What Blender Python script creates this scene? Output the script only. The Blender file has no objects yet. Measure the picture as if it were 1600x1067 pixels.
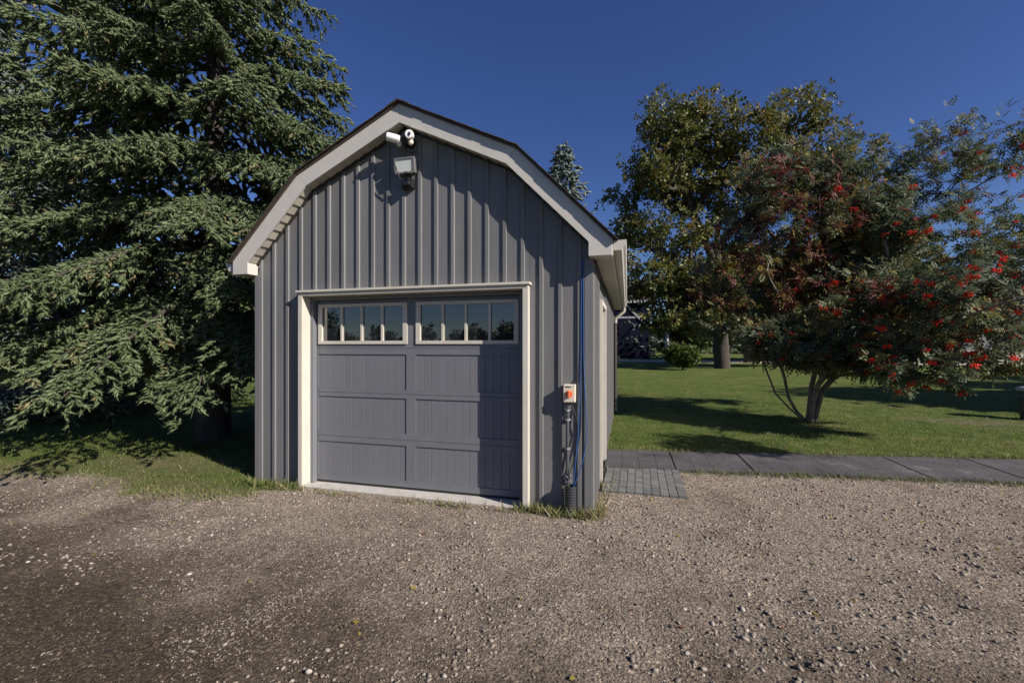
import bpy, math, random
import numpy as np
from mathutils import Vector, noise

random.seed(7)
rng = np.random.default_rng(11)
scene = bpy.context.scene
COL = scene.collection
R = math.radians

# ------------------------------------------------------------------ camera
cam = bpy.data.cameras.new('camera')
cam.sensor_width = 36.0
cam.lens = 36.0 * 676 / 1600
cam.shift_y = 6.5 / 1600
cam.clip_start = 0.05
cam.clip_end = 2000
cam_o = bpy.data.objects.new('camera', cam)
COL.objects.link(cam_o)
cam_o.location = (0, 0, 1.58)
cam_o.rotation_euler = (R(90), 0, R(14.9))
scene.camera = cam_o

# ------------------------------------------------------------------ sky and sun
SUN_TRAVEL = Vector((-2.55, 1.0, -1.68)).normalized()
SUN_EL = math.asin(-SUN_TRAVEL.z)
SUN_AZ = math.atan2(-SUN_TRAVEL.x, -SUN_TRAVEL.y)
world = bpy.data.worlds.new('World')
scene.world = world
world.use_nodes = True
wn = world.node_tree
sky = wn.nodes.new('ShaderNodeTexSky')
sky.sky_type = 'NISHITA'
sky.sun_disc = False
sky.sun_elevation = SUN_EL
sky.sun_rotation = SUN_AZ
sky.altitude = 300
sky.air_density = 1.0
sky.dust_density = 0.5
sky.ozone_density = 6.0
hs = wn.nodes.new('ShaderNodeHueSaturation')
hs.inputs['Saturation'].default_value = 1.1
hs.inputs['Value'].default_value = 1.22
hs.inputs['Hue'].default_value = 0.517
wn.links.new(sky.outputs[0], hs.inputs['Color'])
wn.links.new(hs.outputs[0], wn.nodes['Background'].inputs[0])
wn.nodes['Background'].inputs[1].default_value = 0.05
sun = bpy.data.lights.new('sun', 'SUN')
sun.energy = 5.0
sun.angle = R(0.5)
sun.color = (1.0, 0.93, 0.84)
sun_o = bpy.data.objects.new('sun', sun)
COL.objects.link(sun_o)
sun_o.location = (20, -10, 15)
sun_o.rotation_euler = SUN_TRAVEL.to_track_quat('-Z', 'Y').to_euler()
scene.view_settings.view_transform = 'Standard'
scene.view_settings.look = 'None'
scene.view_settings.gamma = 1.0
scene.view_settings.use_curve_mapping = False
scene.view_settings.exposure = 0.58
scene.cycles.max_bounces = 6
scene.cycles.diffuse_bounces = 3
scene.cycles.transparent_max_bounces = 8


# ------------------------------------------------------------------ materials
def new_mat(name):
    m = bpy.data.materials.new(name)
    m.use_nodes = True
    nt = m.node_tree
    b = nt.nodes['Principled BSDF']
    return m, nt, b


def ramp(nt, stops, interp='LINEAR'):
    r = nt.nodes.new('ShaderNodeValToRGB')
    e = r.color_ramp.elements
    while len(e) < len(stops):
        e.new(0.5)
    for i, (p, c) in enumerate(stops):
        e[i].position = p
        e[i].color = (*c, 1) if len(c) == 3 else c
    r.color_ramp.interpolation = interp
    return r


def tex_noise(nt, coord, scale, detail=4, rough=0.6, vec_scale=None):
    n = nt.nodes.new('ShaderNodeTexNoise')
    n.inputs['Scale'].default_value = scale
    n.inputs['Detail'].default_value = detail
    n.inputs['Roughness'].default_value = rough
    if vec_scale:
        mp = nt.nodes.new('ShaderNodeMapping')
        mp.inputs['Scale'].default_value = vec_scale
        nt.links.new(coord, mp.inputs[0])
        coord = mp.outputs[0]
    nt.links.new(coord, n.inputs['Vector'])
    return n


def mixc(nt, fac, a, b, mode='MIX'):
    m = nt.nodes.new('ShaderNodeMix')
    m.data_type = 'RGBA'
    m.blend_type = mode
    for sock, v in ((m.inputs[0], fac), (m.inputs[6], a), (m.inputs[7], b)):
        if hasattr(v, 'is_output'):
            nt.links.new(v, sock)
        elif isinstance(v, (int, float)):
            sock.default_value = v
        else:
            sock.default_value = (*v, 1)
    return m.outputs[2]


def bump(nt, b, height, strength, dist):
    bp = nt.nodes.new('ShaderNodeBump')
    bp.inputs['Strength'].default_value = strength
    bp.inputs['Distance'].default_value = dist
    nt.links.new(height, bp.inputs['Height'])
    nt.links.new(bp.outputs[0], b.inputs['Normal'])
    return bp


def plain(name, col, rough=0.5, var=0.12, scale=6.0, bmp=0.0, metallic=0.0, stretch=None, obj_var=0.0, dirt=None):
    """painted or plastic surface: base colour with soft mottling, fine grain, per-piece shade"""
    m, nt, b = new_mat(name)
    tc = nt.nodes.new('ShaderNodeTexCoord')
    n = tex_noise(nt, tc.outputs['Object'], scale, 5, 0.6, stretch)
    lo = tuple(c * (1 - var) for c in col)
    hi = tuple(min(1, c * (1 + var)) for c in col)
    r = ramp(nt, [(0.3, lo), (0.7, hi)])
    nt.links.new(n.outputs['Fac'], r.inputs[0])
    out = r.outputs[0]
    if obj_var:
        oi = nt.nodes.new('ShaderNodeObjectInfo')
        mr = nt.nodes.new('ShaderNodeMapRange')
        mr.inputs['To Min'].default_value = 1 - obj_var
        mr.inputs['To Max'].default_value = 1 + obj_var
        nt.links.new(oi.outputs['Random'], mr.inputs[0])
        cc = nt.nodes.new('ShaderNodeCombineColor')
        for k in range(3):
            nt.links.new(mr.outputs[0], cc.inputs[k])
        out = mixc(nt, 1.0, out, cc.outputs[0], 'MULTIPLY')
    if dirt:
        # splashed soil: a stain low on the wall with its own ragged shape
        dcol, h0, amount = dirt
        sp = nt.nodes.new('ShaderNodeSeparateXYZ')
        g = nt.nodes.new('ShaderNodeNewGeometry')
        nt.links.new(g.outputs['Position'], sp.inputs[0])
        n2 = tex_noise(nt, g.outputs['Position'], 9, 6, 0.7)
        ma = nt.nodes.new('ShaderNodeMath')
        ma.operation = 'MULTIPLY_ADD'
        ma.inputs[1].default_value = h0 * 1.6
        ma.inputs[2].default_value = -h0 * 0.45
        nt.links.new(n2.outputs['Fac'], ma.inputs[0])
        md = nt.nodes.new('ShaderNodeMapRange')
        md.inputs['From Min'].default_value = 0.0
        nt.links.new(ma.outputs[0], md.inputs['From Max'])
        md.inputs['To Min'].default_value = amount
        md.inputs['To Max'].default_value = 0
        nt.links.new(sp.outputs['Z'], md.inputs[0])
        out = mixc(nt, md.outputs[0], out, dcol)
    nt.links.new(out, b.inputs['Base Color'])
    b.inputs['Roughness'].default_value = rough
    b.inputs['Metallic'].default_value = metallic
    if bmp:
        n3 = tex_noise(nt, tc.outputs['Object'], scale * 14, 3, 0.6, stretch)
        bump(nt, b, n3.outputs['Fac'], bmp, 0.004)
    return m


SOIL = (0.22, 0.18, 0.14)
M = {}
M['siding'] = plain('grey_siding_paint', (0.148, 0.146, 0.147), 0.55, 0.09, 3.0, 0.18, stretch=(3, 3, 0.35), obj_var=0.06, dirt=(SOIL, 0.16, 0.5))
M['wall_core'] = plain('wall_core_grey', (0.12, 0.12, 0.125), 0.7)
M['trim'] = plain('cream_trim_metal', (0.5, 0.475, 0.44), 0.5, 0.05, 4.0, 0.05, obj_var=0.04)
M['casing'] = plain('cream_casing_paint', (0.52, 0.485, 0.415), 0.55, 0.06, 5.0, 0.08, dirt=(SOIL, 0.12, 0.5))
M['soffit'] = plain('beige_soffit_metal', (0.4, 0.375, 0.32), 0.6, 0.08, 6.0, obj_var=0.08)
M['channel'] = plain('dark_brown_channel', (0.035, 0.03, 0.028), 0.6)
M['shingle'] = plain('dark_brown_shingle', (0.05, 0.04, 0.035), 0.9, 0.35, 20.0, 0.8, obj_var=0.2)
M['drip'] = plain('brown_drip_edge', (0.07, 0.05, 0.04), 0.5)
M['door'] = plain('blue_grey_door_paint', (0.152, 0.156, 0.172), 0.45, 0.05, 2.5, 0.08, stretch=(2, 2, 0.6), obj_var=0.03, dirt=(SOIL, 0.18, 0.35))
M['seal'] = plain('black_rubber_seal', (0.02, 0.02, 0.02), 0.7)
M['concrete'] = plain('pale_concrete', (0.42, 0.4, 0.37), 0.85, 0.15, 9.0, 0.4)
M['white_plastic'] = plain('white_plastic', (0.75, 0.75, 0.74), 0.35, 0.03)
M['bone_plastic'] = plain('bone_plastic', (0.62, 0.56, 0.45), 0.45, 0.05)
M['black_plastic'] = plain('black_plastic', (0.018, 0.018, 0.02), 0.4, 0.2)
M['dark_grey'] = plain('dark_grey_metal', (0.09, 0.09, 0.095), 0.4, 0.1)
M['light_frame'] = plain('grey_lamp_frame', (0.2, 0.19, 0.18), 0.4, 0.1)
M['light_panel'] = plain('frosted_lamp_panel', (0.62, 0.64, 0.6), 0.25, 0.03)
M['lens'] = plain('blue_black_lens', (0.03, 0.04, 0.08), 0.12)
M['orange'] = plain('orange_red_knob', (0.72, 0.16, 0.06), 0.4, 0.08)
M['conduit'] = plain('dark_grey_conduit', (0.06, 0.065, 0.07), 0.45, 0.15)
M['clip'] = plain('galvanised_clip', (0.5, 0.5, 0.5), 0.35, 0.1, metallic=0.6)
M['pipe'] = plain('black_ribbed_plastic', (0.035, 0.037, 0.042), 0.5, 0.25, 12, dirt=(SOIL, 0.2, 0.35))
M['blue'] = plain('blue_cable_jacket', (0.022, 0.075, 0.22), 0.4, 0.1)
M['black_cable'] = plain('black_cable_jacket', (0.02, 0.02, 0.02), 0.5)
M['mat'] = plain('weathered_rubber_slab', (0.066, 0.061, 0.066), 0.85, 0.5, 2.2, 0.5, obj_var=0.12)
M['paver'] = plain('grey_paver', (0.125, 0.128, 0.122), 0.9, 0.3, 14, 0.5, obj_var=0.2)
M['navy'] = plain('navy_barn_siding', (0.008, 0.01, 0.022), 0.8, 0.2, 2, obj_var=0.15)
M['barn_trim'] = plain('weathered_white_trim', (0.34, 0.34, 0.36), 0.6, 0.1)
M['grey_roof'] = plain('grey_asphalt_roof', (0.12, 0.115, 0.115), 0.9, 0.25, 3)
M['house_wall'] = plain('pale_house_siding', (0.3, 0.3, 0.3), 0.7, 0.08)
M['foundation'] = plain('cream_foundation', (0.6, 0.55, 0.46), 0.8, 0.1)
M['bark'] = plain('grey_brown_bark', (0.055, 0.045, 0.038), 0.95, 0.5, 18, 1.0, stretch=(1, 1, 0.25))
M['pale_bark'] = plain('pale_grey_bark', (0.16, 0.14, 0.115), 0.9, 0.5, 14, 0.8, stretch=(1, 1, 0.4))
M['berry'] = plain('red_berry', (0.62, 0.03, 0.014), 0.65, 0.2, 40, obj_var=0.25)
M['berry'].node_tree.nodes['Principled BSDF'].inputs['Specular IOR Level'].default_value = 0.15
M['post_cap'] = plain('pale_grey_cap', (0.4, 0.4, 0.39), 0.5, 0.1)
M['wood_rail'] = plain('pale_weathered_rail', (0.45, 0.43, 0.4), 0.8, 0.1)


def glass_mat():
    m, nt, b = new_mat('dark_window_glass')
    b.inputs['Base Color'].default_value = (0.012, 0.014, 0.018, 1)
    b.inputs['Roughness'].default_value = 0.015
    b.inputs['IOR'].default_value = 2.3
    return m


M['glass'] = glass_mat()


def leaf_mat(name, stops, rough=0.5, trans=0.25, spec=0.35):
    m, nt, b = new_mat(name)
    at = nt.nodes.new('ShaderNodeAttribute')
    at.attribute_name = 'var'
    r = ramp(nt, stops)
    nt.links.new(at.outputs['Fac'], r.inputs[0])
    nt.links.new(r.outputs[0], b.inputs['Base Color'])
    b.inputs['Roughness'].default_value = rough
    b.inputs['Specular IOR Level'].default_value = spec
    if trans:
        t = nt.nodes.new('ShaderNodeBsdfTranslucent')
        nt.links.new(r.outputs[0], t.inputs['Color'])
        mx = nt.nodes.new('ShaderNodeMixShader')
        mx.inputs[0].default_value = trans
        nt.links.new(b.outputs[0], mx.inputs[1])
        nt.links.new(t.outputs[0], mx.inputs[2])
        nt.links.new(mx.outputs[0], nt.nodes['Material Output'].inputs['Surface'])
    return m


M['spruce'] = leaf_mat('green_spruce_needles', [(0, (0.05, 0.072, 0.026)), (0.5, (0.1, 0.134, 0.06)), (0.85, (0.15, 0.185, 0.095)), (1, (0.21, 0.17, 0.08))], 0.55, 0.12)
M['blue_spruce'] = leaf_mat('blue_spruce_needles', [(0, (0.06, 0.085, 0.075)), (0.6, (0.13, 0.165, 0.15)), (1, (0.2, 0.23, 0.2))], 0.55, 0.1)
M['rowan'] = leaf_mat('rowan_leaves', [(0, (0.045, 0.066, 0.034)), (0.45, (0.108, 0.134, 0.08)), (0.7, (0.15, 0.165, 0.07)), (0.78, (0.25, 0.2, 0.04)), (0.86, (0.16, 0.075, 0.05)), (1, (0.13, 0.034, 0.028))], 0.6, 0.3, 0.25)
M['maple'] = leaf_mat('maple_leaves', [(0, (0.05, 0.066, 0.02)), (0.5, (0.125, 0.135, 0.038)), (0.85, (0.21, 0.175, 0.05)), (1, (0.22, 0.14, 0.03))], 0.5, 0.3)
M['shrub'] = leaf_mat('yellow_green_shrub', [(0, (0.04, 0.07, 0.015)), (1, (0.13, 0.16, 0.03))], 0.5, 0.25)
M['wood'] = leaf_mat('far_wood_leaves', [(0, (0.035, 0.05, 0.025)), (1, (0.09, 0.1, 0.05))], 0.7, 0.2)
M['grass'] = leaf_mat('grass_blades', [(0, (0.06, 0.088, 0.018)), (0.6, (0.108, 0.148, 0.038)), (0.85, (0.18, 0.185, 0.07)), (1, (0.3, 0.25, 0.13))], 0.5, 0.3)
M['stone'] = leaf_mat('crushed_stone', [(0, (0.115, 0.092, 0.071)), (0.4, (0.21, 0.177, 0.145)), (0.8, (0.31, 0.268, 0.225)), (1, (0.43, 0.385, 0.33))], 0.85, 0.0, 0.2)


def drive_mat():
    m, nt, b = new_mat('gravel_and_soil')
    g = nt.nodes.new('ShaderNodeNewGeometry')
    P = g.outputs['Position']
    at = nt.nodes.new('ShaderNodeAttribute')
    at.attribute_name = 'dust'           # pale crushed stone dust against bare brown soil
    n0 = tex_noise(nt, P, 1.6, 6, 0.65)
    ad = nt.nodes.new('ShaderNodeMath'); ad.operation = 'ADD'
    nt.links.new(at.outputs['Fac'], ad.inputs[0])
    sc = nt.nodes.new('ShaderNodeMath'); sc.operation = 'MULTIPLY_ADD'
    sc.inputs[1].default_value = 1.1; sc.inputs[2].default_value = -0.55
    nt.links.new(n0.outputs['Fac'], sc.inputs[0])
    nt.links.new(sc.outputs[0], ad.inputs[1])
    r0 = ramp(nt, [(0.1, (0.125, 0.096, 0.07)), (0.42, (0.195, 0.155, 0.12)), (0.8, (0.42, 0.352, 0.286))])
    nt.links.new(ad.outputs[0], r0.inputs[0])
    # grit: two sizes of voronoi cells, each cell its own shade
    col = r0.outputs[0]
    hs = []
    for s, amt in ((48, 0.6), (110, 0.75), (230, 0.7)):
        v = nt.nodes.new('ShaderNodeTexVoronoi')
        v.inputs['Scale'].default_value = s
        nt.links.new(P, v.inputs['Vector'])
        sp = nt.nodes.new('ShaderNodeSeparateColor')
        nt.links.new(v.outputs['Color'], sp.inputs[0])
        rr = ramp(nt, [(0.0, (0.45, 0.44, 0.43)), (0.6, (0.95, 0.95, 0.95)), (0.9, (1.25, 1.23, 1.2)), (1.0, (1.9, 1.87, 1.8))])
        nt.links.new(sp.outputs[0], rr.inputs[0])
        col = mixc(nt, amt, col, mixc(nt, 1.0, col, rr.outputs[0], 'MULTIPLY'))
        hs.append(v.outputs['Distance'])
    nt.links.new(col, b.inputs['Base Color'])
    b.inputs['Roughness'].default_value = 0.95
    b.inputs['Specular IOR Level'].default_value = 0.15
    n1 = tex_noise(nt, P, 24, 9, 0.78)
    a = nt.nodes.new('ShaderNodeMath'); a.operation = 'MULTIPLY_ADD'; a.inputs[1].default_value = -0.5
    nt.links.new(hs[0], a.inputs[0]); nt.links.new(n1.outputs['Fac'], a.inputs[2])
    bump(nt, b, a.outputs[0], 1.0, 0.06)
    return m


def lawn_mat():
    m, nt, b = new_mat('mown_lawn')
    g = nt.nodes.new('ShaderNodeNewGeometry')
    P = g.outputs['Position']
    n0 = tex_noise(nt, P, 0.55, 6, 0.7)
    n1 = tex_noise(nt, P, 30, 6, 0.75)
    n2 = tex_noise(nt, P, 3.2, 6, 0.65)
    r0 = ramp(nt, [(0.3, (0.07, 0.108, 0.026)), (0.52, (0.1, 0.135, 0.036)), (0.72, (0.17, 0.17, 0.07))])
    nt.links.new(n0.outputs['Fac'], r0.inputs[0])
    r1 = ramp(nt, [(0.3, (0.5, 0.5, 0.45)), (0.7, (1.35, 1.3, 1.25))])
    nt.links.new(n1.outputs['Fac'], r1.inputs[0])
    c = mixc(nt, 1.0, r0.outputs[0], r1.outputs[0], 'MULTIPLY')
    r2 = ramp(nt, [(0.35, (0.75, 0.8, 0.75)), (0.65, (1.2, 1.15, 1.1))])
    nt.links.new(n2.outputs['Fac'], r2.inputs[0])
    c = mixc(nt, 1.0, c, r2.outputs[0], 'MULTIPLY')
    at = nt.nodes.new('ShaderNodeAttribute')
    at.attribute_name = 'bare'
    rb = ramp(nt, [(0.3, (0.12, 0.1, 0.06)), (0.7, (0.2, 0.165, 0.11))])
    nt.links.new(n1.outputs['Fac'], rb.inputs[0])
    sc = nt.nodes.new('ShaderNodeMath'); sc.operation = 'MULTIPLY_ADD'
    sc.inputs[1].default_value = 1.4; sc.inputs[2].default_value = -0.7
    nt.links.new(n2.outputs['Fac'], sc.inputs[0])
    ad = nt.nodes.new('ShaderNodeMath'); ad.operation = 'ADD'; ad.use_clamp = True
    nt.links.new(at.outputs['Fac'], ad.inputs[0]); nt.links.new(sc.outputs[0], ad.inputs[1])
    c = mixc(nt, ad.outputs[0], c, rb.outputs[0])
    nt.links.new(c, b.inputs['Base Color'])
    b.inputs['Roughness'].default_value = 0.9
    b.inputs['Specular IOR Level'].default_value = 0.1
    bump(nt, b, n1.outputs['Fac'], 0.9, 0.04)
    return m


def slab_mat():
    m, nt, b = new_mat('weathered_rubber_slab_stained')
    g = nt.nodes.new('ShaderNodeNewGeometry')
    P = g.outputs['Position']
    n0 = tex_noise(nt, P, 1.9, 6, 0.65)
    n1 = tex_noise(nt, P, 26, 5, 0.7)
    r0 = ramp(nt, [(0.34, (0.026, 0.022, 0.024)), (0.42, (0.056, 0.05, 0.055)), (0.6, (0.078, 0.073, 0.078)), (0.72, (0.15, 0.145, 0.14))])
    nt.links.new(n0.outputs['Fac'], r0.inputs[0])
    r1 = ramp(nt, [(0.3, (0.75, 0.75, 0.75)), (0.7, (1.2, 1.2, 1.18))])
    nt.links.new(n1.outputs['Fac'], r1.inputs[0])
    nt.links.new(mixc(nt, 1.0, r0.outputs[0], r1.outputs[0], 'MULTIPLY'), b.inputs['Base Color'])
    b.inputs['Roughness'].default_value = 0.85
    bump(nt, b, n1.outputs['Fac'], 0.6, 0.006)
    return m


M['mat'] = slab_mat()
M['drive'] = drive_mat()
M['lawn'] = lawn_mat()
M['road'] = plain('pale_gravel_road', (0.4, 0.35, 0.29), 0.95, 0.12, 0.5)


# ------------------------------------------------------------------ object helpers
def tag(o, label=None, cat=None, group=None, kind=None):
    for k, v in (('label', label), ('category', cat), ('group', group), ('kind', kind)):
        if v:
            o[k] = v
    return o


def thing(name, label, cat, loc=(0, 0, 0), rz=0.0, group=None):
    o = bpy.data.objects.new(name, None)
    o.empty_display_size = 0.2
    COL.objects.link(o)
    o.location = loc
    o.rotation_euler = (0, 0, rz)
    return tag(o, label, cat, group)


def link(name, me, parent=None):
    o = bpy.data.objects.new(name, me)
    COL.objects.link(o)
    if parent is not None:
        o.parent = parent
    return o


class MB:
    def __init__(self):
        self.v = []
        self.f = []

    def add(self, vs, fs):
        n = len(self.v)
        self.v += [tuple(p) for p in vs]
        self.f += [tuple(i + n for i in f) for f in fs]
        return self

    def box(self, x0, x1, y0, y1, z0, z1):
        return self.add([(x0, y0, z0), (x1, y0, z0), (x1, y1, z0), (x0, y1, z0), (x0, y0, z1), (x1, y0, z1), (x1, y1, z1), (x0, y1, z1)],
                        [(0, 3, 2, 1), (4, 5, 6, 7), (0, 1, 5, 4), (1, 2, 6, 5), (2, 3, 7, 6), (3, 0, 4, 7)])

    def prism_y(self, poly, y0, y1):
        """polygon of (x, z), counter-clockwise seen from -y, pushed along y"""
        n = len(poly)
        vs = [(x, y0, z) for x, z in poly] + [(x, y1, z) for x, z in poly]
        fs = [tuple(range(n)), tuple(range(2 * n - 1, n - 1, -1))]
        fs += [(i, n + i, n + (i + 1) % n, (i + 1) % n) for i in range(n)]
        return self.add(vs, fs)

    def tube(self, path, rad, seg=8, caps=True):
        path = [Vector(p) for p in path]
        rads = rad if isinstance(rad, (list, tuple)) else [rad] * len(path)
        n0 = len(self.v)
        up = Vector((0, 0, 1))
        prev = None
        for i, p in enumerate(path):
            d = (path[min(i + 1, len(path) - 1)] - path[max(i - 1, 0)]).normalized()
            if prev is None:
                a = d.cross(up)
                if a.length < 1e-3:
                    a = d.cross(Vector((1, 0, 0)))
                a.normalize()
            else:
                a = (prev - d * prev.dot(d)).normalized()
            prev = a
            b = d.cross(a)
            for k in range(seg):
                t = 2 * math.pi * k / seg
                self.v.append(tuple(p + (a * math.cos(t) + b * math.sin(t)) * rads[i]))
        for i in range(len(path) - 1):
            for k in range(seg):
                k2 = (k + 1) % seg
                self.f.append((n0 + i * seg + k, n0 + i * seg + k2, n0 + (i + 1) * seg + k2, n0 + (i + 1) * seg + k))
        if caps:
            self.f.append(tuple(n0 + k for k in range(seg - 1, -1, -1)))
            m = n0 + (len(path) - 1) * seg
            self.f.append(tuple(m + k for k in range(seg)))
        return self

    def mesh(self, name, mat, smooth=False):
        me = bpy.data.meshes.new(name)
        me.from_pydata(self.v, [], self.f)
        if mat:
            me.materials.append(mat)
        if smooth:
            me.polygons.foreach_set('use_smooth', [True] * len(me.polygons))
            me.set_sharp_from_angle(angle=R(40))
        me.update()
        return me

    def build(self, name, mat, parent=None, smooth=False, bevel=0.0):
        o = link(name, self.mesh(name, mat, smooth), parent)
        if bevel:
            bv = o.modifiers.new('bevel', 'BEVEL')
            bv.width = bevel
            bv.segments = 2
            bv.limit_method = 'ANGLE'
        return o


def box(name, mat, parent, x0, x1, y0, y1, z0, z1, bevel=0.0):
    return MB().box(x0, x1, y0, y1, z0, z1).build(name, mat, parent, bevel=bevel)


def np_mesh(name, verts, faces, mat, var=None, k=None, extra=None):
    """verts (N,3), faces (F,k) in numpy"""
    me = bpy.data.meshes.new(name)
    F, k = faces.shape
    me.vertices.add(len(verts))
    me.vertices.foreach_set('co', verts.astype(np.float32).ravel())
    me.loops.add(F * k)
    me.loops.foreach_set('vertex_index', faces.astype(np.int32).ravel())
    me.polygons.add(F)
    me.polygons.foreach_set('loop_start', np.arange(0, F * k, k, dtype=np.int32))
    if var is not None:
        a = me.attributes.new('var', 'FLOAT', 'POINT')
        a.data.foreach_set('value', var.astype(np.float32))
    for nm, arr in (extra or {}).items():
        a = me.attributes.new(nm, 'FLOAT', 'POINT')
        a.data.foreach_set('value', arr.astype(np.float32))
    if mat:
        me.materials.append(mat)
    me.update(calc_edges=True)
    return me


def basis(d, roll):
    """rotation matrices whose z axis is d (N,3), spun by roll"""
    d = d / np.linalg.norm(d, axis=1, keepdims=True)
    ref = np.tile(np.array([[0, 0, 1.0]]), (len(d), 1))
    ref[np.abs(d[:, 2]) > 0.97] = (1, 0, 0)
    a = np.cross(ref, d)
    a /= np.linalg.norm(a, axis=1, keepdims=True)
    b = np.cross(d, a)
    c, s = np.cos(roll)[:, None], np.sin(roll)[:, None]
    x = a * c + b * s
    y = -a * s + b * c
    return np.stack([x, y, d], axis=2)


def scatter(name, mat, parent, tv, tf, pos, rot, scale, var):
    tv = np.asarray(tv, float)
    tf = np.asarray(tf, int)
    N, V = len(pos), len(tv)
    sc = np.asarray(scale)
    if sc.ndim == 1:
        sc = sc[:, None]
    loc = tv[None] * sc[:, None, :]
    v = np.einsum('nij,nvj->nvi', rot, loc) + pos[:, None, :]
    f = tf[None] + (np.arange(N) * V)[:, None, None]
    me = np_mesh(name, v.reshape(-1, 3), f.reshape(-1, tf.shape[1]), mat, np.repeat(var, V))
    return link(name, me, parent)


# ------------------------------------------------------------------ ground
CX = -2.272                              # garage centre line
WF, WB = 4.15, 10.25                      # front and back of the garage
XL, XR = CX - 1.964, CX + 1.964


def walk_far(x): return 6.64 + 0.16 * (x + 0.28)
def walk_near(x): return 5.82 + 0.13 * (x - 0.63)


def fbm(x, y, s, o=4):
    return noise.fractal(Vector((x * s, y * s, 3.7)), 1.0, 2.0, o)


def drive_edge(x):
    """y at which the drive ends and the grass begins"""
    if x < -4.0:
        e = 3.62 + 0.1 * math.sin(x * 1.7) + 0.02 * min(0, x + 8) * -1
        if x < -8:
            e += 0.35 * (-8 - x) * 0.5
        return e
    if x < -3.5:
        return 3.62 + (x + 4.0) / 0.5 * 0.42
    if x < -0.28:
        return 4.12
    return walk_near(x) - 0.03


GX0, GX1, GY0, GY1, GS = -15.0, 11.0, -3.0, 15.0, 0.08
nx, ny = int((GX1 - GX0) / GS) + 1, int((GY1 - GY0) / GS) + 1
xs = np.linspace(GX0, GX1, nx)
ys = np.linspace(GY0, GY1, ny)


def ground_z(x, y):
    d = drive_edge(x) - y                 # > 0 on the drive
    z = 0.022 * fbm(x, y, 0.9) + 0.012 * fbm(x + 9, y, 3.1)
    if d > 0:
        z += -0.02 * min(1, d / 0.5) + 0.012 * fbm(x, y - 40, 7.0, 3)
        # shallow wheel ruts across the foreground
        r = math.sin((y + 0.25 * x) * 2.6 + 0.8 * fbm(x, y, 0.35))
        z += 0.012 * r * min(1, max(0, (3.6 - y)) / 1.0)
    else:
        z += 0.02 * min(1, -d / 0.4)
    # flat where the garage, slabs and pavers lie
    w = 1.0
    dx = max(XL - x, x - XR, 0); dy = max(WF - 0.05 - y, y - WB, 0)
    w = min(w, math.hypot(dx, dy) / 0.5)
    if -0.5 < x:
        dd = max(walk_near(x) - y, y - walk_far(x), 0)
        w = min(w, dd / 0.4)
        if x < 1.0:
            w = min(w, max(x - 0.6, 4.8 - y, y - 5.9, 0) / 0.4)
    edge = min(1, (x - GX0) / 1.0, (GX1 - x) / 1.0, (y - GY0) / 1.0, (GY1 - y) / 1.0)
    return z * min(1, w) * max(0, edge) - 0.012 * (1 - min(1, w))


Z = np.empty((ny, nx)); DUST = np.zeros((ny, nx)); BARE = np.zeros((ny, nx)); DRV = np.zeros((ny, nx), bool)
for j, y in enumerate(ys):
    for i, x in enumerate(xs):
        Z[j, i] = ground_z(x, y)
        e = drive_edge(x) + 0.14 * fbm(x, y, 2.2, 3)
        if XR - 0.1 < x and y > 3.5:
            e = drive_edge(x)
        DRV[j, i] = y < e
        dd = y - e
        b_ = max(0, 1 - dd / 0.55) * 0.75
        if x < -3.9:
            b_ = max(b_, 0.62 * math.exp(-((x + 6.0) / 1.3) ** 2 - ((y - 4.35) / 0.5) ** 2))
        if x > 0:
            b_ = max(0, 1 - (y - walk_far(x)) / 0.25) * 0.6 if y > walk_far(x) else 0.5
            b_ = max(b_, 0.75 * math.exp(-((x - 6.9) / 1.2) ** 2 - ((y - 11.0) / 0.35) ** 2))
        BARE[j, i] = b_
        t = 1 - max(0, (3.4 - y)) / 1.6     # paler towards the garage
        w_ = min(1, max(0, (x + 2.6) / 2.6))
        w_ = w_ * w_ * (3 - 2 * w_)
        t = t * (1 - w_) + (1 - max(0, (2.9 - y)) / 2.2) * w_ + 0.25 * fbm(x, y, 1.1, 3)
        if x < -4.5:
            t -= 0.25 * min(1, (-4.5 - x) / 2)
        t -= .22 * min(1, max(0, (3.5 - y)) / .8) * max(0, math.sin((y + .25 * x) * 2.6 + .8 * fbm(x, y, .35)) + .1)
        DUST[j, i] = max(0.0, min(0.9, 0.2 + 0.6 * t))
XX, YY = np.meshgrid(xs, ys)
V = np.stack([XX, YY, Z], 2).reshape(-1, 3)
idx = np.arange(nx * ny).reshape(ny, nx)
quads = np.stack([idx[:-1, :-1], idx[:-1, 1:], idx[1:, 1:], idx[1:, :-1]], 2).reshape(-1, 4)
qd = DRV[:-1, :-1].reshape(-1)


def submesh(q, extra_v=None, extra_q=None):
    u, inv = np.unique(q, return_inverse=True)
    return V[u], inv.reshape(q.shape), u


vv, qq, u = submesh(quads[qd])
me = np_mesh('gravel_drive', vv, qq, M['drive'], extra={'dust': DUST.reshape(-1)[u]})
me.polygons.foreach_set('use_smooth', [True] * len(me.polygons))
tag(link('gravel_drive', me), kind='structure')
vv, qq, u = submesh(quads[~qd])
me = np_mesh('lawn', vv, qq, M['lawn'], extra={'bare': BARE.reshape(-1)[u]})
me.polygons.foreach_set('use_smooth', [True] * len(me.polygons))
tag(link('lawn', me), kind='structure')
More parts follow.
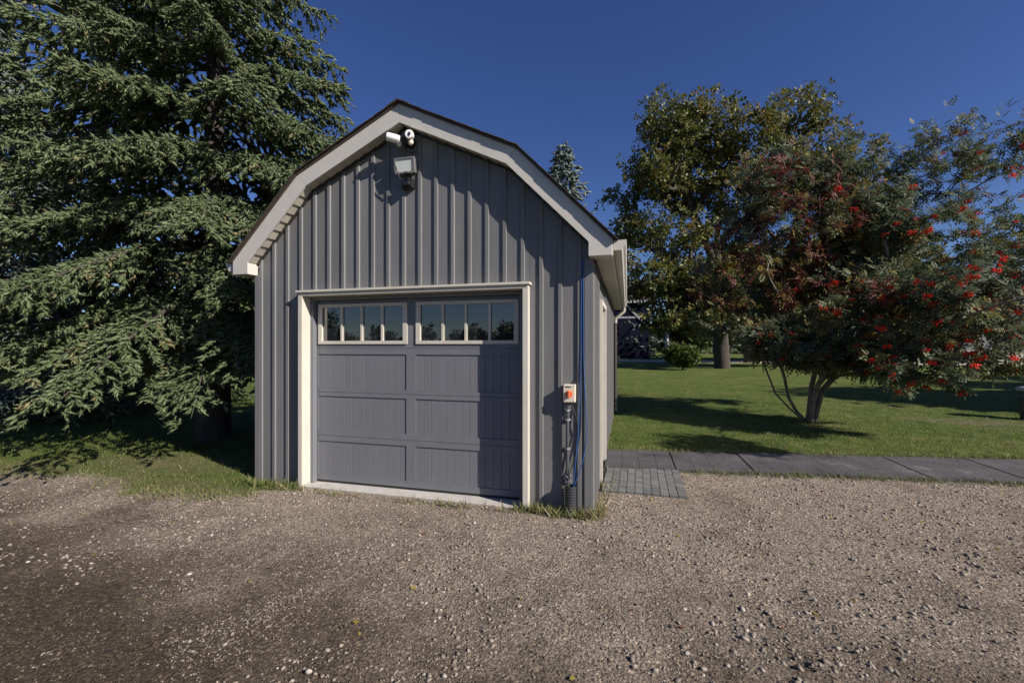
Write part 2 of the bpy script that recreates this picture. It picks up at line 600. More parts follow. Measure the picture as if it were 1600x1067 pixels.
# the field beyond, out to the horizon (a ring round the fine sheet)
fb = MB()
B = 900
for (x0, x1, y0, y1) in ((-B, B, GY1, B), (-B, B, -B, GY0), (-B, GX0, GY0, GY1), (GX1, B, GY0, GY1)):
    fb.add([(x0, y0, 0), (x1, y0, 0), (x1, y1, 0), (x0, y1, 0)], [(0, 1, 2, 3)])
tag(fb.build('field', M['lawn']), kind='structure')
rb = MB()
rb.add([(-60, 46, .012), (90, 40, .012), (90, 47, .012), (-60, 53, .012)], [(0, 1, 2, 3)])
tag(rb.build('gravel_road', M['road']), kind='structure')


def gz(x, y):
    i = min(nx - 1, max(0, int(round((x - GX0) / GS))))
    j = min(ny - 1, max(0, int(round((y - GY0) / GS))))
    return Z[j, i]


def gz_arr(x, y):
    i = np.clip(np.round((x - GX0) / GS).astype(int), 0, nx - 1)
    j = np.clip(np.round((y - GY0) / GS).astype(int), 0, ny - 1)
    inside = (x > GX0) & (x < GX1) & (y > GY0) & (y < GY1)
    return np.where(inside, Z[j, i], 0.0), DRV[j, i] & inside, DUST[j, i], BARE[j, i]


# ------------------------------------------------------------------ garage
G = thing('garage', 'small grey board and batten garage with cream trimmed gambrel roof and one overhead door', 'garage', (CX, WF, 0))
GI = G.matrix_world.inverted()


def gp(o):
    """parent to the garage keeping world coordinates"""
    o.parent = G
    o.matrix_parent_inverse.identity()
    o.location = (-CX, -WF, 0)
    return o


def gbuild(mb, name, mat, smooth=False, bevel=0.0):
    return gp(mb.build(name, mat, None, smooth, bevel))


YF = 4.01                                # face of the rake boards
YP = 4.162                               # face of the siding boards
# underside line of the rakes (half profile) and top line
BOT = [(0.0, 3.88), (1.145, 3.332), (1.93, 2.532)]
TOP = [(0.0, 4.082), (1.255, 3.475), (2.14, 2.566)]


def under(x):
    a = abs(x - CX)
    for (x0, z0), (x1, z1) in zip(BOT, BOT[1:]):
        if a <= x1:
            return z0 + (z1 - z0) * (a - x0) / (x1 - x0)
    return 2.41


DO_L, DO_R, DO_T = -3.522, -0.98, 2.135   # door opening
CS_L, CS_R, CS_T = -3.575, -0.926, 2.2    # outside of the casing
# core walls behind the siding
wc = MB()
ZB = -0.04
wc.prism_y([(XL + .01, ZB), (DO_L - .002, ZB), (DO_L - .002, 2.4), (XL + .01, 2.4)], 4.178, 4.30)
wc.prism_y([(DO_R + .002, ZB), (XR - .01, ZB), (XR - .01, 2.4), (DO_R + .002, 2.4)], 4.178, 4.30)
wc.prism_y([(DO_L, DO_T + .003), (DO_R, DO_T + .003), (DO_R, 2.4), (DO_L, 2.4)], 4.179, 4.30)
wc.prism_y([(XL + .012, 2.402), (XR - .012, 2.402), (CX + 1.93, 2.53), (CX + 1.145, 3.33), (CX, 3.88), (CX - 1.145, 3.33), (CX - 1.93, 2.53)], 4.1785, 4.2985)
gbuild(wc, 'front_wall', M['wall_core'])
box_w = MB().box(XL + .013, XR - .013, WB - .12, WB - .02, ZB, 2.5)
box_w.prism_y([(XL + .012, 2.502), (XR - .012, 2.502), (CX + 1.145, 3.33), (CX, 3.88), (CX - 1.145, 3.33)], WB - .12, WB - .02)
gbuild(box_w, 'back_wall', M['siding'])
gbuild(MB().box(XL + .012, XL + .11, 4.302, WB - .122, ZB, 2.5), 'left_wall', M['wall_core'])
rw = MB()
SD0, SD1, SDT = 5.2, 6.05, 2.06           # side door opening
rw.box(XR - .11, XR - .012, 4.302, SD0, ZB, 2.5)
rw.box(XR - .11, XR - .012, SD1, WB - .122, ZB, 2.5)
rw.box(XR - .11, XR - .0125, SD0 + .001, SD1 - .001, SDT, 2.5)
gbuild(rw, 'right_wall', M['wall_core'])


def clip_board(x0, x1, zb):
    xs_ = [x1]
    for k in (CX - 1.93, CX - 1.145, CX, CX + 1.145, CX + 1.93):
        if x0 + 1e-4 < k < x1 - 1e-4:
            xs_.append(k)
    xs_.append(x0)
    xs_.sort(reverse=True)
    return [(x0, zb), (x1, zb)] + [(x, under(x) + 0.004) for x in xs_]


PITCH = 0.1858
B0 = -4.133
bat_w = 0.042
edges = [XL + 0.075]
k = 0
bats = []
while True:
    xr = B0 + k * PITCH
    if xr > XR - 0.1:
        break
    bats.append((xr - bat_w, xr))
    k += 1
# siding boards run between batten centres; those above the door stop at the head casing
cuts = [XL + 0.03] + [(a + b) / 2 for a, b in bats] + [XR - 0.045]
for a, b in zip(cuts, cuts[1:]):
    segs = [a, b]
    for c in (CS_L, CS_R):
        if a < c < b:
            segs.append(c)
    segs.sort()
    for s0, s1 in zip(segs, segs[1:]):
        if s1 - s0 < 0.006:
            continue
        mid = (s0 + s1) / 2
        zb = CS_T - .004 if CS_L < mid < CS_R else -0.015
        gbuild(MB().prism_y(clip_board(s0 + .0012, s1 - .0012, zb), YP, YP + 0.0135), 'siding_board', M['siding'])
for a, b in bats:
    if b < CX - 1.9:
        pass
    mid = (a + b) / 2
    if CS_L - .03 < mid < CS_R + .03:
        zb = CS_T - .003
        if mid < CS_L or mid > CS_R:
            zb = -.012
            if a < CS_L < b or a < CS_R < b:
                continue
    else:
        zb = -0.012
    zt0, zt1 = under(a) - .004, under(b) - .004
    h, s = 0.0175, 0.0055
    vs = []
    for z0, z1 in ((zb, zb), (zt0, zt1)):
        vs += [(a, YP - .0004, z0), (a + .003, YP - h, z0), (b - s, YP - h, z1), (b, YP - .0004, z1)]
    gbuild(MB().add(vs, [(0, 1, 5, 4), (1, 2, 6, 5), (2, 3, 7, 6), (0, 4, 7, 3), (4, 5, 6, 7), (3, 2, 1, 0)]), 'batten', M['siding'])
# corner posts
for sx, xa, xb in ((-1, XL, XL + .07), (1, XR - .085, XR)):
    gbuild(MB().box(xa, xb, 4.143, 4.159, -.02, 2.412).box(xb - .014 if sx > 0 else xa, xb if sx > 0 else xa + .014, 4.1592, 4.24, -.02, 2.412), 'corner_post', M['siding'], bevel=.003)
# dark receiving channel where the siding meets the soffit
for sgn in (-1, 1):
    cb = MB()
    pts = [(CX + sgn * x, z) for x, z in BOT]
    for (xa, za), (xb, zb) in zip(pts, pts[1:]):
        p = [(xa, za - .016), (xb, zb - .016), (xb, zb + .006), (xa, za + .006)]
        if sgn < 0:
            p = p[::-1]
        cb.prism_y(p, 4.134, 4.1615)
    gbuild(cb, 'soffit_channel', M['channel'])
# side siding: seen edge-on, one joined part per side
for sx, xw in ((1, XR), (-1, XL)):
    sb = MB()
    y = 4.25
    while y < WB - .02:
        y1 = min(y + PITCH, WB - .02)
        if not (sx > 0 and y1 > SD0 - .08 and y < SD1 + .08):
            sb.box(min(xw - sx * .0, xw - sx * .012), max(xw - sx * .0, xw - sx * .012), y, y1 - .002, -.02, 2.4)
            sb.box(min(xw, xw + sx * .0125), max(xw, xw + sx * .0125), y + .07, y + .105, -.015, 2.385)
        y = y1
    o = gbuild(sb, 'side_siding', M['siding'])
    o['kind'] = 'stuff'
cb = MB().box(XR + .0005, XR + .02, 4.25, WB - .02, 2.386, 2.3995)
gbuild(cb, 'soffit_channel', M['channel'])

# rake boards: four pieces mitred at apex and bends
for sgn in (-1, 1):
    A_ = lambda p: (CX + sgn * p[0], p[1])
    up = [A_(TOP[0]), A_(BOT[0]), A_(BOT[1]), A_(TOP[1])]
    g_ = .0015
    lo = [A_(TOP[1]), A_(BOT[1]), A_((1.93, 2.532)), A_((1.93, 2.40)), A_((2.14, 2.40)), A_(TOP[2])]
    for poly in (up, lo):
        cxp = sum(p[0] for p in poly) / len(poly); czp = sum(p[1] for p in poly) / len(poly)
        poly = [(cxp + (x - cxp) * .9985, czp + (z - czp) * .9985) for x, z in poly]
        if sgn < 0:
            poly = poly[::-1]
        poly = poly[::-1] if sum((poly[i][0] * poly[(i + 1) % len(poly)][1] - poly[(i + 1) % len(poly)][0] * poly[i][1]) for i in range(len(poly))) < 0 else poly
        gbuild(MB().prism_y(poly, YF, YF + .02), 'rake_board', M['trim'], bevel=.002)
    xa, xb = sorted((CX + sgn * 1.932, CX + sgn * 2.138))
    gbuild(MB().box(xa, xb, YF + .021, 4.1605, 2.402, 2.53), 'eave_return', M['trim'])
    # soffit panels under the rakes, each a little lapped over the next
    for (xa, za), (xb, zb) in zip(BOT, BOT[1:]):
        L = math.hypot(xb - xa, zb - za)
        n = max(1, round(L / 0.125))
        ux, uz = (xb - xa) / L, (zb - za) / L
        nxn, nzn = -uz, ux
        if nzn < 0:
            nxn, nzn = -nxn, -nzn
        for i in range(n):
            s0, s1 = L * i / n + .002, L * (i + 1) / n - .002
            q = []
            for s, o_ in ((s0, .014), (s1, .003), (s1, .02), (s0, .03)):
                q.append((CX + sgn * (xa + ux * s + nxn * o_), za + uz * s + nzn * o_))
            if sum((q[i2][0] * q[(i2 + 1) % 4][1] - q[(i2 + 1) % 4][0] * q[i2][1]) for i2 in range(4)) < 0:
                q = q[::-1]
            gbuild(MB().prism_y(q, YF + .0205, 4.1335), 'soffit_panel', M['soffit'])
    # level soffit along the eave
    y = 4.165
    xi, xo = CX + sgn * 1.97, CX + sgn * 2.128
    while y < WB + .1:
        y1 = min(y + 0.3, WB + .12)
        sb = MB()
        for i in range(3):
            a0 = y + (y1 - y) * i / 3; a1 = y + (y1 - y) * (i + 1) / 3
            sb.box(min(xi, xo), max(xi, xo), a0 + .002, a1 - .002, 2.404, 2.412)
        sb.box(min(xi, xo), max(xi, xo), y, y1 - .001, 2.4121, 2.416)
        gbuild(sb, 'soffit_panel', M['soffit'])
        y = y1
    xa, xb = sorted((CX + sgn * 2.13, CX + sgn * 2.15))
    gbuild(MB().box(xa, xb, YF + .0215, WB + .13, 2.398, 2.56), 'eave_fascia', M['trim'])
    # gutter: an open trough with a curved front
    prof = [(2.152, 2.535), (2.152, 2.445), (2.226, 2.445), (2.238, 2.47), (2.262, 2.492), (2.268, 2.52), (2.268, 2.538), (2.256, 2.538), (2.256, 2.524), (2.25, 2.5), (2.228, 2.478), (2.218, 2.457), (2.162, 2.457), (2.162, 2.535)]
    pr = [(CX + sgn * x, z) for x, z in prof]
    gt = gbuild(MB().prism_y(pr if sgn > 0 else pr[::-1], YF + .03, WB + .13), 'gutter', M['trim'])
    cap = [(CX + sgn * x, z) for x, z in ((2.153, 2.535), (2.153, 2.4455), (2.225, 2.4455), (2.237, 2.47), (2.261, 2.492), (2.267, 2.52), (2.267, 2.5375))]
    ec = MB().prism_y(cap if sgn > 0 else cap[::-1], YF + .026, YF + .0298).build('end_cap', M['trim'], gt)
# downspout at the back right corner
ds = gbuild(MB().tube([(CX + 2.2, WB - .05, 2.45), (CX + 2.2, WB - .05, 2.36), (CX + 2.02, WB - .05, 2.2), (CX + 2.01, WB - .05, 2.1)], .04, 8), 'downspout', M['soffit'], True)
MB().tube([(CX + 2.01, WB - .05, 2.0995), (CX + 2.01, WB - .05, .12), (CX + 2.06, WB - .02, .06)], .039, 8).build('shaded_lower_pipe', M['channel'], ds, True)  # same downspout, its dark colour standing in for shadow along the wall

# roof: deck, drip edge and shingle courses on each of the four planes
RY0, RY1 = YF - .04, WB + .17
for sgn in (-1, 1):
    for pi, ((xa, za), (xb, zb)) in enumerate(zip(TOP, TOP[1:])):
        L = math.hypot(xb - xa, zb - za)
        ux, uz = (xb - xa) / L, (zb - za) / L
        nxn, nzn = (-uz, ux) if ux > 0 else (uz, -ux)
        if nzn < 0:
            nxn, nzn = -nxn, -nzn
        ext = 0.05 if pi == 1 else 0.0

        def pt(s, o_):
            return (CX + sgn * (xa + ux * s + nxn * o_), za + uz * s + nzn * o_)

        def poly(q):
            a_ = sum((q[i2][0] * q[(i2 + 1) % 4][1] - q[(i2 + 1) % 4][0] * q[i2][1]) for i2 in range(4))
            return q if a_ > 0 else q[::-1]
        gbuild(MB().prism_y(poly([pt(0.0, .002), pt(L + ext, .002), pt(L + ext, .006), pt(0.0, .006)]), YF - .012, RY1 - .02), 'roof_deck', M['drip'])
        gbuild(MB().prism_y(poly([pt(0.0, -.014), pt(L + ext * .5, -.014), pt(L + ext * .5, .0015), pt(0.0, .0015)]), YF - .016, YF - .002), 'drip_edge', M['drip'])
        n = max(1, round((L + ext) / .135))
        for i in range(n):
            s0 = (L + ext + .012) * i / n - (.03 if i else .0)
            s1 = (L + ext + .012) * (i + 1) / n
            j = random.uniform(-.004, .003)
            gbuild(MB().prism_y(poly([pt(s0, .0065 + .0002 * i), pt(s1, .0085 + .0002 * i), pt(s1, .0165 + .0002 * i), pt(s0, .0105 + .0002 * i)]), RY0 + j, RY1 + j), 'shingle', M['shingle'])
rc = MB()
rc.prism_y([(CX - .13, 4.034), (CX, 4.095), (CX + .13, 4.034), (CX + .13, 4.043), (CX, 4.105), (CX - .13, 4.043)][::1], RY0 - .004, RY1)
gbuild(rc, 'ridge_cap', M['shingle'])

# door casing
gbuild(MB().box(CS_L, DO_L, 4.08, 4.215, -.03, DO_T), 'door_casing', M['casing'], bevel=.002)
gbuild(MB().box(DO_R, CS_R, 4.08, 4.215, -.03, DO_T), 'door_casing', M['casing'], bevel=.002)
gbuild(MB().box(CS_L, CS_R, 4.08, 4.215, DO_T + .0015, 2.17), 'head_casing', M['casing'], bevel=.002)
gbuild(MB().box(CS_L - .024, CS_R + .02, 4.062, 4.1605, 2.1715, 2.197), 'head_cap', M['casing'], bevel=.004)
gbuild(MB().box(DO_L + .001, -3.488, 4.2155, 4.285, 0.012, DO_T - .001), 'door_stop', M['door'])
gbuild(MB().box(-1.04, DO_R - .001, 4.2155, 4.285, 0.012, DO_T - .001), 'door_stop', M['door'])
gbuild(MB().box(-3.487, -1.041, 4.2155, 4.284, 2.098, DO_T - .001), 'door_stop', M['door'])
# concrete sill
sl = gbuild(MB().box(DO_L - .03, DO_R + .03, 4.105, 4.4, -.12, .004), 'door_sill', M['concrete'], bevel=.006)

# overhead door
D = gp(MB().box(-3.5, -1.03, 4.302, 4.34, .022, 2.2).build('garage_door', M['door']))


def dpart(mb, name, mat, bevel=0.0, smooth=False):
    o = mb.build(name, mat, None, smooth, bevel)
    o.parent = D
    return o


YD = 4.28
PX = [(-3.463, -2.336), (-2.221, -1.077)]
ROWS = [(0.097, .482), (.613, 1.0), (1.092, 1.482)]
JO = [.03, .547, 1.046, 1.552, 2.094]
for i in range(4):                        # section frames: stiles and rails butted
    z0, z1 = JO[i] + .002, JO[i + 1] - .002
    if i < 3:
        pz0, pz1 = ROWS[i]
    else:
        pz0, pz1 = 1.60, 2.052
    fr = MB()
    fr.box(-3.486, -1.042, YD, YD + .0215, z0, pz0)
    fr.box(-3.486, -1.042, YD, YD + .0215, pz1, z1)
    for xa, xb in ((-3.486, PX[0][0]), (PX[0][1], PX[1][0]), (PX[1][1], -1.042)):
        fr.box(xa, xb, YD, YD + .0215, pz0 + .0002, pz1 - .0002)
    dpart(fr, 'door_section', M['door'])
slat_me = {}
for r_, (z0, z1) in enumerate(ROWS):
    for xa, xb in PX:
        n = 13
        w = (xb - xa) / n
        for i in range(n):
            key = (r_, round(w, 4))
            if key not in slat_me:
                h = z1 - z0 - .002
                hw = w / 2
                g_ = .0035
                vs = []
                for z in (0, h):
                    vs += [(-hw + .0008, .012, z), (-hw + .0008, .004, z), (-hw + g_, 0, z), (hw - g_, 0, z), (hw - .0008, .004, z), (hw - .0008, .012, z)]
                fs = [(j, j + 1, j + 7, j + 6) for j in range(5)] + [(6, 7, 8, 9, 10, 11), (5, 4, 3, 2, 1, 0)]
                slat_me[key] = MB().add(vs, fs).mesh('door_slat', M['door'])
            o = link('door_slat', slat_me[key], D)
            o.location = (xa + w * (i + .5), YD + .0095, z0 + .001)
# windows
for wi, (xa, xb) in enumerate(((-3.46, -2.322), (-2.216, -1.066))):
    z0, z1 = 1.598, 2.054
    fw, ft = .05, .036
    wf = MB()
    wf.box(xa, xb, YD - .014, YD + .02, z0, z0 + ft)
    wf.box(xa, xb, YD - .014, YD + .02, z1 - ft, z1)
    wf.box(xa, xa + fw, YD - .014, YD + .02, z0 + ft, z1 - ft)
    wf.box(xb - fw, xb, YD - .014, YD + .02, z0 + ft, z1 - ft)
    dpart(wf, 'window_frame', M['casing'])
    gx0, gx1 = xa + fw, xb - fw
    pw = (gx1 - gx0) / 4
    for i in range(4):
        tl = random.uniform(-.0012, .0012)
        p = MB()
        x0, x1 = gx0 + pw * i + .001, gx0 + pw * (i + 1) - .001
        p.add([(x0, YD + .012 + tl, z0 + ft), (x1, YD + .012 - tl, z0 + ft), (x1, YD + .012 - tl, z1 - ft), (x0, YD + .012 + tl, z1 - ft),
               (x0, YD + .016 + tl, z0 + ft), (x1, YD + .016 - tl, z0 + ft), (x1, YD + .016 - tl, z1 - ft), (x0, YD + .016 + tl, z1 - ft)],
              [(0, 1, 2, 3), (7, 6, 5, 4), (0, 4, 5, 1), (1, 5, 6, 2), (2, 6, 7, 3), (3, 7, 4, 0)])
        dpart(p, 'window_pane', M['glass'])
    for i in range(1, 4):
        xm = gx0 + pw * i
        dpart(MB().box(xm - .013, xm + .013, YD - .008, YD + .0105, z0 + ft + .0005, z1 - ft - .0005), 'mullion', M['casing'])
dpart(MB().box(-3.486, -1.042, 4.286, 4.33, .006, .0285), 'bottom_seal', M['seal'])

# side door on the right wall
gbuild(MB().box(XR - .05, XR + .032, SD0 - .075, SD0, -.01, SDT + .06), 'side_casing', M['casing'])
gbuild(MB().box(XR - .05, XR + .032, SD1, SD1 + .075, -.01, SDT + .06), 'side_casing', M['casing'])
gbuild(MB().box(XR - .05, XR + .031, SD0 + .0005, SD1 - .0005, SDT, SDT + .06), 'side_casing', M['casing'])
sd = gbuild(MB().box(XR - .09, XR - .052, SD0, SD1, 0, SDT - .002), 'side_door', M['door'])
MB().tube([(XR - .05, SD0 + .08, 1.0), (XR + .0, SD0 + .08, 1.0), (XR + .005, SD0 + .16, 1.0)], .011, 6).build('handle', M['clip'], sd)

# ------------------------------------------------------------------ fittings on the front wall
# twin head security camera under the ridge
sc_ = thing('security_camera', 'twin head white and black security camera under the garage roof peak', 'security camera', (CX, 4.15, 3.72))


def put(mb, name, mat, par, smooth=False, bevel=0.0):
    """mesh given in world coordinates, hung under par"""
    o = mb.build(name, mat, None, smooth, bevel)
    o.parent = par
    o.location = -Vector(par.location)
    return o


def lathe(mb, p0, p1, prof, seg=14):
    p0, p1 = Vector(p0), Vector(p1)
    mb.tube([p0.lerp(p1, s) for s, r in prof], [r for s, r in prof], seg)
    return mb


cx0, cy0, cz0 = CX + .055, 4.06, 3.725
put(lathe(MB(), (cx0, 4.161, cz0 - .005), (cx0, 4.06, cz0 - .005), [(0, .055), (.15, .058), (.5, .05), (1, .035)]), 'mount', M['black_plastic'], sc_, True)
put(lathe(MB(), (cx0 - .07, cy0, cz0 - .01), (cx0 + .075, cy0, cz0 + .005), [(0, .02), (.1, .045), (.5, .052), (.9, .045), (1, .02)]), 'sensor_body', M['black_plastic'], sc_, True)
hl = put(lathe(MB(), (cx0 - .055, cy0 - .02, cz0 - .012), (cx0 - .18, cy0 - .075, cz0 + .012), [(0, .02), (.06, .036), (.3, .043), (.94, .043), (1, .041)]), 'camera_head', M['white_plastic'], sc_, True)
put(lathe(MB(), (cx0 - .1802, cy0 - .0751, cz0 + .012), (cx0 - .187, cy0 - .0781, cz0 + .0133), [(0, .038), (1, .036)]), 'camera_lens', M['lens'], sc_, True)
put(lathe(MB(), (cx0 + .045, cy0 + .01, cz0 + .015), (cx0 + .085, cy0 - .1, cz0 - .005), [(0, .02), (.08, .036), (.35, .044), (.92, .044), (1, .038)]), 'camera_head', M['white_plastic'], sc_, True)
put(MB().box(cx0 + .068, cx0 + .102, cy0 - .106, cy0 - .101, cz0 - .022, cz0 + .012), 'camera_lens', M['lens'], sc_, bevel=.004)
for dx in (-.055, .075):
    put(lathe(MB(), (cx0 + dx, cy0 - .02, cz0 - .03), (cx0 + dx - .01, cy0 - .045, cz0 - .085), [(0, .012), (.3, .026), (.8, .026), (1, .014)]), 'pir_bulb', M['bone_plastic'], sc_, True)
put(MB().tube([(cx0 + .01, 4.1, cz0 - .05), (cx0 + .005, 4.09, cz0 - .1), (cx0 + .03, 4.12, cz0 - .13), (cx0 + .05, 4.15, cz0 - .1)], .006, 6), 'cable', M['black_cable'], sc_, True)

# LED floodlight with a motion sensor below it
fl = thing('floodlight', 'rectangular grey LED floodlight with black sensor bracket below the twin cameras', 'floodlight', (CX + .03, 4.15, 3.4))
fx, fy, fz = CX + .035, 4.085, 3.455
tilt = R(9)
ca, sa = math.cos(tilt), math.sin(tilt)


def fpt(x, d, z):
    """lamp head frame: x along wall, d outwards, z up, tipped forward"""
    return (fx + x, fy - d * ca - z * sa * -1 * -1, fz + z * ca - d * sa)


def fbox(x0, x1, d0, d1, z0, z1):
    c = [fpt(x, d, z) for z in (z0, z1) for (x, d) in ((x0, d1), (x1, d1), (x1, d0), (x0, d0))]
    return MB().add(c, [(0, 3, 2, 1), (4, 5, 6, 7), (0, 1, 5, 4), (1, 2, 6, 5), (2, 3, 7, 6), (3, 0, 4, 7)])


put(fbox(-.11, .11, -.03, .018, -.075, .075), 'lamp_body', M['dark_grey'], fl, bevel=.006)
for q in ((-.118, .118, .0182, .032, .06, .08), (-.118, .118, .0182, .032, -.08, -.06), (-.118, -.095, .0182, .032, -.0598, .0598), (.095, .118, .0182, .032, -.0598, .0598)):
    put(fbox(*q), 'lamp_frame', M['light_frame'], fl, bevel=.003)
put(fbox(-.0948, .0948, .0183, .026, -.0596, .0596), 'lamp_panel', M['light_panel'], fl)
for i in range(7):
    put(fbox(-.09 + i * .028, -.085 + i * .028, -.06, -.0305, -.065, .065), 'cooling_fin', M['dark_grey'], fl)
put(MB().box(fx - .055, fx + .07, 4.1, 4.16, 3.23, 3.33), 'junction_box', M['black_plastic'], fl, bevel=.006)
put(MB().box(fx - .04, fx + .055, 4.055, 4.098, 3.245, 3.32), 'motion_sensor', M['black_plastic'], fl, bevel=.012)
put(MB().tube([(fx + .1, 4.03, 3.45), (fx + .1, 4.02, 3.34), (fx + .07, 4.06, 3.3)], .006, 6).tube([(fx - .09, 4.03, 3.45), (fx - .05, 4.06, 3.31)], .006, 6), 'bracket', M['black_plastic'], fl, True)

# rotary isolator switch
sw = thing('isolator_switch', 'cream switch box with orange rotary knob on the right of the garage front', 'switch', (-.53, 4.15, 1.05))
put(MB().box(-.585, -.472, 4.075, 4.158, 1.045, 1.212), 'switch_box', M['bone_plastic'], sw, bevel=.006)
put(lathe(MB(), (-.529, 4.0748, 1.125), (-.529, 4.066, 1.125), [(0, .034), (1, .033)], 18), 'dial', M['orange'], sw, True)
put(MB().box(-.539, -.519, 4.04, 4.0658, 1.094, 1.157), 'knob', M['orange'], sw, bevel=.004)
for x_, z_ in ((-.575, 1.202), (-.482, 1.202), (-.575, 1.056), (-.482, 1.056)):
    put(lathe(MB(), (x_, 4.0748, z_), (x_, 4.0725, z_), [(0, .005), (1, .0045)], 8), 'screw', M['clip'], sw)
put(MB().box(-.565, -.512, 4.0735, 4.0748, 1.185, 1.197), 'rating_plate', M['dark_grey'], sw)
put(MB().tube([(-.548, 4.12, 1.044), (-.548, 4.12, 1.0)], .026, 10), 'cable_gland', M['dark_grey'], sw, True)
# conduit below it
cd = thing('conduit', 'dark grey vertical conduit with silver clips under the orange knob switch', 'conduit', (-.548, 4.12, .2))
put(MB().tube([(-.548, 4.12, 1.03), (-.55, 4.12, .7), (-.548, 4.12, .26), (-.54, 4.1, .16)], .017, 10), 'pipe', M['conduit'], cd, True)
for z_ in (.965, .875, .6, .335, .285):
    put(MB().tube([(-.548, 4.12, z_ - .009), (-.548, 4.12, z_ + .009)], .0205, 10).box(-.578, -.518, 4.135, 4.158, z_ - .008, z_ + .008), 'clip', M['clip'], cd)
# corrugated drain pipe stub
pp = thing('corrugated_pipe', 'short black ribbed drain pipe standing in weeds at the garage corner', 'pipe', (-.515, 4.075, 0))
path, rad = [], []
zz = -.03
i = 0
while zz < .265:
    path.append((-.515, 4.075, zz)); rad.append(.047 if i % 2 else .056)
    path.append((-.515, 4.075, zz + .007)); rad.append(.047 if i % 2 else .056)
    zz += .0125
    i += 1
pw_ = MB().tube(path, rad, 20, caps=False)
n_ = len(path)
pw_.tube(path[::-1], [r - .005 for r in rad[::-1]], 20, caps=False)
put(pw_, 'ribbed_wall', M['pipe'], pp)
put(MB().tube([(-.515, 4.075, .255), (-.515, 4.075, .262)], .0575, 20, caps=False), 'rim', M['pipe'], pp)
# blue cables and a thin black one
ca1 = MB().tube([(-.415, 4.14, 2.4), (-.42, 4.142, 2.1), (-.423, 4.142, 1.6), (-.43, 4.14, 1.2), (-.44, 4.13, .95), (-.45, 4.12, .72), (-.475, 4.11, .45), (-.49, 4.09, .27), (-.5, 4.08, .2)], .005, 6).build('blue_cable', M['blue'], None, True)
tag(ca1, 'left blue cable, running down the garage front and straight into the black pipe', 'cable', 'blue cables on the garage front')
ca2 = MB().tube([(-.4, 4.14, 2.4), (-.402, 4.142, 2.0), (-.4, 4.14, 1.5), (-.385, 4.13, 1.1), (-.37, 4.12, .85), (-.372, 4.11, .68), (-.4, 4.1, .5), (-.455, 4.09, .33), (-.49, 4.08, .25), (-.505, 4.078, .17)], .005, 6).build('blue_cable', M['blue'], None, True)
tag(ca2, 'right blue cable, bowing out toward the garage corner before the black pipe', 'cable', 'blue cables on the garage front')
ca3 = MB().tube([(-.43, 4.15, 2.4), (-.432, 4.153, 1.9), (-.428, 4.15, 1.55), (-.445, 4.15, 1.3), (-.49, 4.15, 1.23), (-.5, 4.13, 1.205)], .005, 6).build('black_cable', M['black_cable'], None, True)
tag(ca3, 'thin black cable from the eave down to the top of the switch box', 'cable', 'black cables at the switch box')
ca4 = MB().tube([(-.53, 4.12, 1.04), (-.49, 4.12, .98), (-.47, 4.13, .9), (-.455, 4.14, .75), (-.47, 4.13, .6), (-.5, 4.1, .45), (-.53, 4.1, .36), (-.53, 4.09, .25), (-.52, 4.08, .18)], .005, 6).build('black_cable', M['black_cable'], None, True)
tag(ca4, 'slack black cable from under the switch box to the ribbed pipe', 'cable', 'black cables at the switch box')

# ------------------------------------------------------------------ slab walk and paver mat
W = tag(bpy.data.objects.new('slab_walk', None), kind='structure')
COL.objects.link(W)
wj = [-.29, .6, 1.53, 2.47, 3.47, 4.5, 5.5, 6.5, 7.5, 8.5]
for x0, x1 in zip(wj, wj[1:]):
    m_ = MB()
    ns = 4
    dz = random.uniform(-.006, .004)
    for i in range(ns):                   # each slab has moulded grooves across it
        a = x0 + .008 + (x1 - x0 - .016) * i / ns
        b = x0 + .008 + (x1 - x0 - .016) * (i + 1) / ns - .004
        sk = -.0
        p = [(a, walk_near(a)), (b, walk_near(b)), (b, walk_far(b)), (a, walk_far(a))]
        m_.add([(x, y, -.03) for x, y in p] + [(x, y, .024 + dz) for x, y in p],
               [(3, 2, 1, 0), (4, 5, 6, 7), (0, 1, 5, 4), (1, 2, 6, 5), (2, 3, 7, 6), (3, 0, 4, 7)])
    p = [(x0 + .01, walk_near(x0) + .004), (x1 - .01, walk_near(x1) + .004), (x1 - .01, walk_far(x1) - .004), (x0 + .01, walk_far(x0) - .004)]
    m_.add([(x, y, .02 + dz) for x, y in p], [(0, 1, 2, 3)])
    m_.build('slab', M['mat'], W)
PM = tag(bpy.data.objects.new('paver_mat', None), kind='structure')
COL.objects.link(PM)
pv = [MB().box(-.0405, .0405, -.048, .048, -.03, 0.0).mesh('paver', M['paver']) for _ in range(1)][0]
for j in range(10):
    for i in range(10):
        o = link('paver', pv, PM)
        o.location = (-.225 + i * .0875 + .012 * j * .2, 4.86 + j * .1015, .014 + random.uniform(-.005, .004) - .0012 * (9 - i) * 0)
        o.rotation_euler = (random.uniform(-.02, .02), random.uniform(-.02, .02), random.uniform(-.03, .03))

# ------------------------------------------------------------------ gravel stones (nobody could count them)
def icosa():
    t = (1 + 5 ** .5) / 2
    v = np.array([(-1, t, 0), (1, t, 0), (-1, -t, 0), (1, -t, 0), (0, -1, t), (0, 1, t), (0, -1, -t), (0, 1, -t), (t, 0, -1), (t, 0, 1), (-t, 0, -1), (-t, 0, 1)], float)
    v /= np.linalg.norm(v[0])
    f = np.array([(0, 11, 5), (0, 5, 1), (0, 1, 7), (0, 7, 10), (0, 10, 11), (1, 5, 9), (5, 11, 4), (11, 10, 2), (10, 7, 6), (7, 1, 8), (3, 9, 4), (3, 4, 2), (3, 2, 6), (3, 6, 8), (3, 8, 9), (4, 9, 5), (2, 4, 11), (6, 2, 10), (8, 6, 7), (9, 8, 1)])
    return v, f


